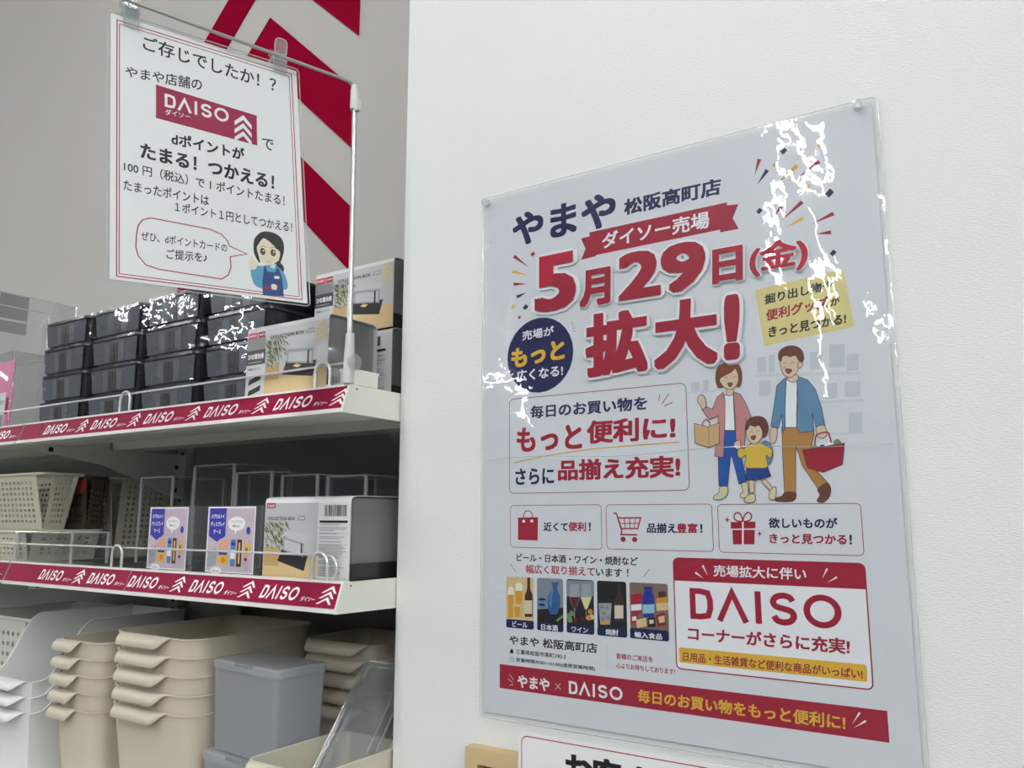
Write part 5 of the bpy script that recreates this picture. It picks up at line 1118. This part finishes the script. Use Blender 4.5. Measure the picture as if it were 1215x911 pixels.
# white open-front bins
def bin_profile(d, hf, hb):
    P = [(0, hf)]
    for i in range(13):
        u = i / 12; s_ = u * u * (3 - 2 * u); P.append((.012 + .085 * u, hf + (hb - hf) * s_))
    P += [(d, hb)]
    return P
def white_bin(loc, label, first=None):
    w, d, hf, hb, tp = .17, .27, .112, .2, .022
    r = thing('white_bin', label, 'bin', loc, 0, 'nested white bins')
    m = MB(); t = .0013; pr = bin_profile(d, hf, hb)
    for sx in (-1, 1):
        def sp(y, z, o): return (sx * (w / 2 - tp * (1 - z / hb) - o), y + tp * (1 - z / hb) * (1 if y < d / 2 else -1), z)
        O = [sp(y, z, 0) for y, z in pr]; I = [sp(y, z, t) for y, z in pr]; n = len(pr)
        ob = [sp(y, 0, 0) for y, z in pr]; ib = [sp(y, 0, t) for y, z in pr]
        V = O + I + ob + ib; F = []
        for i in range(n - 1): F += [(i, i + 1, 2 * n + i + 1, 2 * n + i), (n + i, 3 * n + i, 3 * n + i + 1, n + i + 1), (i, n + i, n + i + 1, i + 1)]
        m.add(V, F, M_WHITE)
        m.tube([tuple(Vector(p) + Vector((sx * .0008, 0, .0008))) for p in O], .0012, M_WHITE, 8)
    m.prism([(-w / 2 + tp, tp, 0), (w / 2 - tp, tp, 0), (w / 2 - tp * .45, tp * .45, hf), (-w / 2 + tp * .45, tp * .45, hf)], (0, t, 0), M_WHITE)
    m.prism([(-w / 2 + tp, d - tp, 0), (w / 2 - tp, d - tp, 0), (w / 2, d, hb), (-w / 2, d, hb)], (0, -t, 0), M_WHITE)
    m.box(-w / 2 + tp, w / 2 - tp, tp, d - tp, 0, .002, M_WHITE); m.build('bin_body', r)
    m = MB(); V = []; nx, npf = 20, 8
    x0, x1 = -w * .4, w * .36
    for side in (0, 1):
        for i in range(nx + 1):
            u = i / nx; e = max(0, min(u / .1, (1 - u) / .25, 1)); e = e * e * (3 - 2 * e)
            for j in range(npf + 1):
                q = j / npf; a = math.pi * .55 * q; R = .016 - side * .0018
                V.append((x0 + (x1 - x0) * u, tp * .45 + .0005 - R * math.sin(a) * (.12 + .88 * e), hf + .0008 - R * .8 * (1 - math.cos(a)) * e - side * .0018 * (1 - q)))
    n1 = (nx + 1) * (npf + 1); F = []
    for i in range(nx):
        for j in range(npf):
            k = i * (npf + 1) + j; F.append((k, k + npf + 1, k + npf + 2, k + 1)); F.append((n1 + k, n1 + k + 1, n1 + k + npf + 2, n1 + k + npf + 1))
        k = i * (npf + 1) + npf; F.append((k, k + npf + 1, n1 + k + npf + 1, n1 + k))
    m.add(V, F, M_WHITE); m.build('handle', r)
    return r
for k, nm in enumerate(['topmost', 'middle', 'lowest']):
    white_bin((-1.437, -.104, 1.19 - .112 - .0238 * k), 'white open-fronted bin with curved sides, %s of three nested beside narrow cream baskets' % nm)
lattice_basket((-1.66, .09, ZB + .0004), 0, .25, .22, .235, .012, 11, 11, 'white basket with round holes, behind the nested white bins', M_PERFW, True)
r = thing('grey_divider', 'grey plastic divider with rounded top corner, standing behind the cream baskets', 'divider', (-1.315, .20, ZB + .0004))
m = MB(); m.prism([(x / 1e3, 0, z / 1e3) for x, z in [(-75, 0), (75, 0), (75, 245), (71, 258), (60, 266), (45, 270), (-75, 270)]], (0, .004, 0), mat('grey_plastic', '9A9C9C', .45)); m.build('panel', r)
m = MB(); m.box(-.075, .075, -.02, .024, 0, .004, mat('grey_plastic', '9A9C9C', .45)); m.build('foot', r)
# frosted boxes
M_FROST = clear('frosted_plastic', tint='DDE2E6', gloss=.8, rough=.3, haze=.62, hazecol='CDD2D8')
M_FROSTL = clear('frosted_lid', tint='E2E6EA', gloss=.8, rough=.28, haze=.6, hazecol='D6DADF')
def frosted(loc, rz, w, d, h, label):
    r = thing('frosted_box', label, 'storage box', loc, rz, 'frosted storage boxes')
    m = MB(); m.loft([rr3(w / 2, d / 2, w - .01, d - .01, .006, 0), rr3(w / 2, d / 2, w - .003, d - .003, .007, h - .012)], M_FROST); m.build('tub', r)
    m = MB(); m.loft([rr3(w / 2, d / 2, w, d, .008, h - .0115), rr3(w / 2, d / 2, w, d, .008, h - .003), rr3(w / 2, d / 2, w - .004, d - .004, .007, h - .001)], M_FROSTL); m.build('lid', r)
    m = MB(); m.box(w * .38, w * .64, -.0008, .001, h - .0045, h - .0005, mat('frosted_catch', '7F858A', .5)); m.build('catch', r)
ZF = 1.148
frosted((-.963, -.072, ZB + .0004), math.radians(-5), .152, .086, ZF - ZB - .001, 'frosted grey lidded box underneath the other frosted box')
frosted((-.957, -.067, ZF), math.radians(-5), .144, .080, .114, 'frosted grey lidded box standing on another frosted box')
# clear lids leaning in the front cream basket
def leaning_tray(loc, lean, w, L, label, rz=0):
    r = thing('clear_tray', label, 'tray', loc, rz, 'clear trays leaning by the wall'); r.rotation_euler = (lean, 0, rz)
    m = MB(); m.loft([rr3(w / 2, L / 2, w - .012, L - .012, .008, .010), rr3(w / 2, L / 2, w - .006, L - .006, .009, .009), rr3(w / 2, L / 2, w - .004, L - .004, .01, 0), rr3(w / 2, L / 2, w, L, .01, -.0005)], clear('lid_plastic', gloss=1.2, rough=.05, haze=.22, hazecol='C6CACD', waves=[(14, .006, (1, 1, 1))]), True, False); m.build('panel', r)
    m = MB(); m.tube([(x, y, 0) for x, y, _ in rr3(w / 2, L / 2, w, L, .01, 0)], .0016, M_EDGE, 8, closed=True); m.tube([(x, y, .0095) for x, y, _ in rr3(w / 2, L / 2, w - .010, L - .010, .01, 0)], .0012, M_EDGE, 8, closed=True); m.build('rim', r)
leaning_tray((-.789, -.0925, 1.060), math.radians(52.8), .080, .247, 'shallow clear plastic tray leaning in the front cream basket, nearer one')
leaning_tray((-.788, -.0765, 1.060), math.radians(52.8), .080, .236, 'shallow clear plastic tray leaning just behind the nearer clear tray')
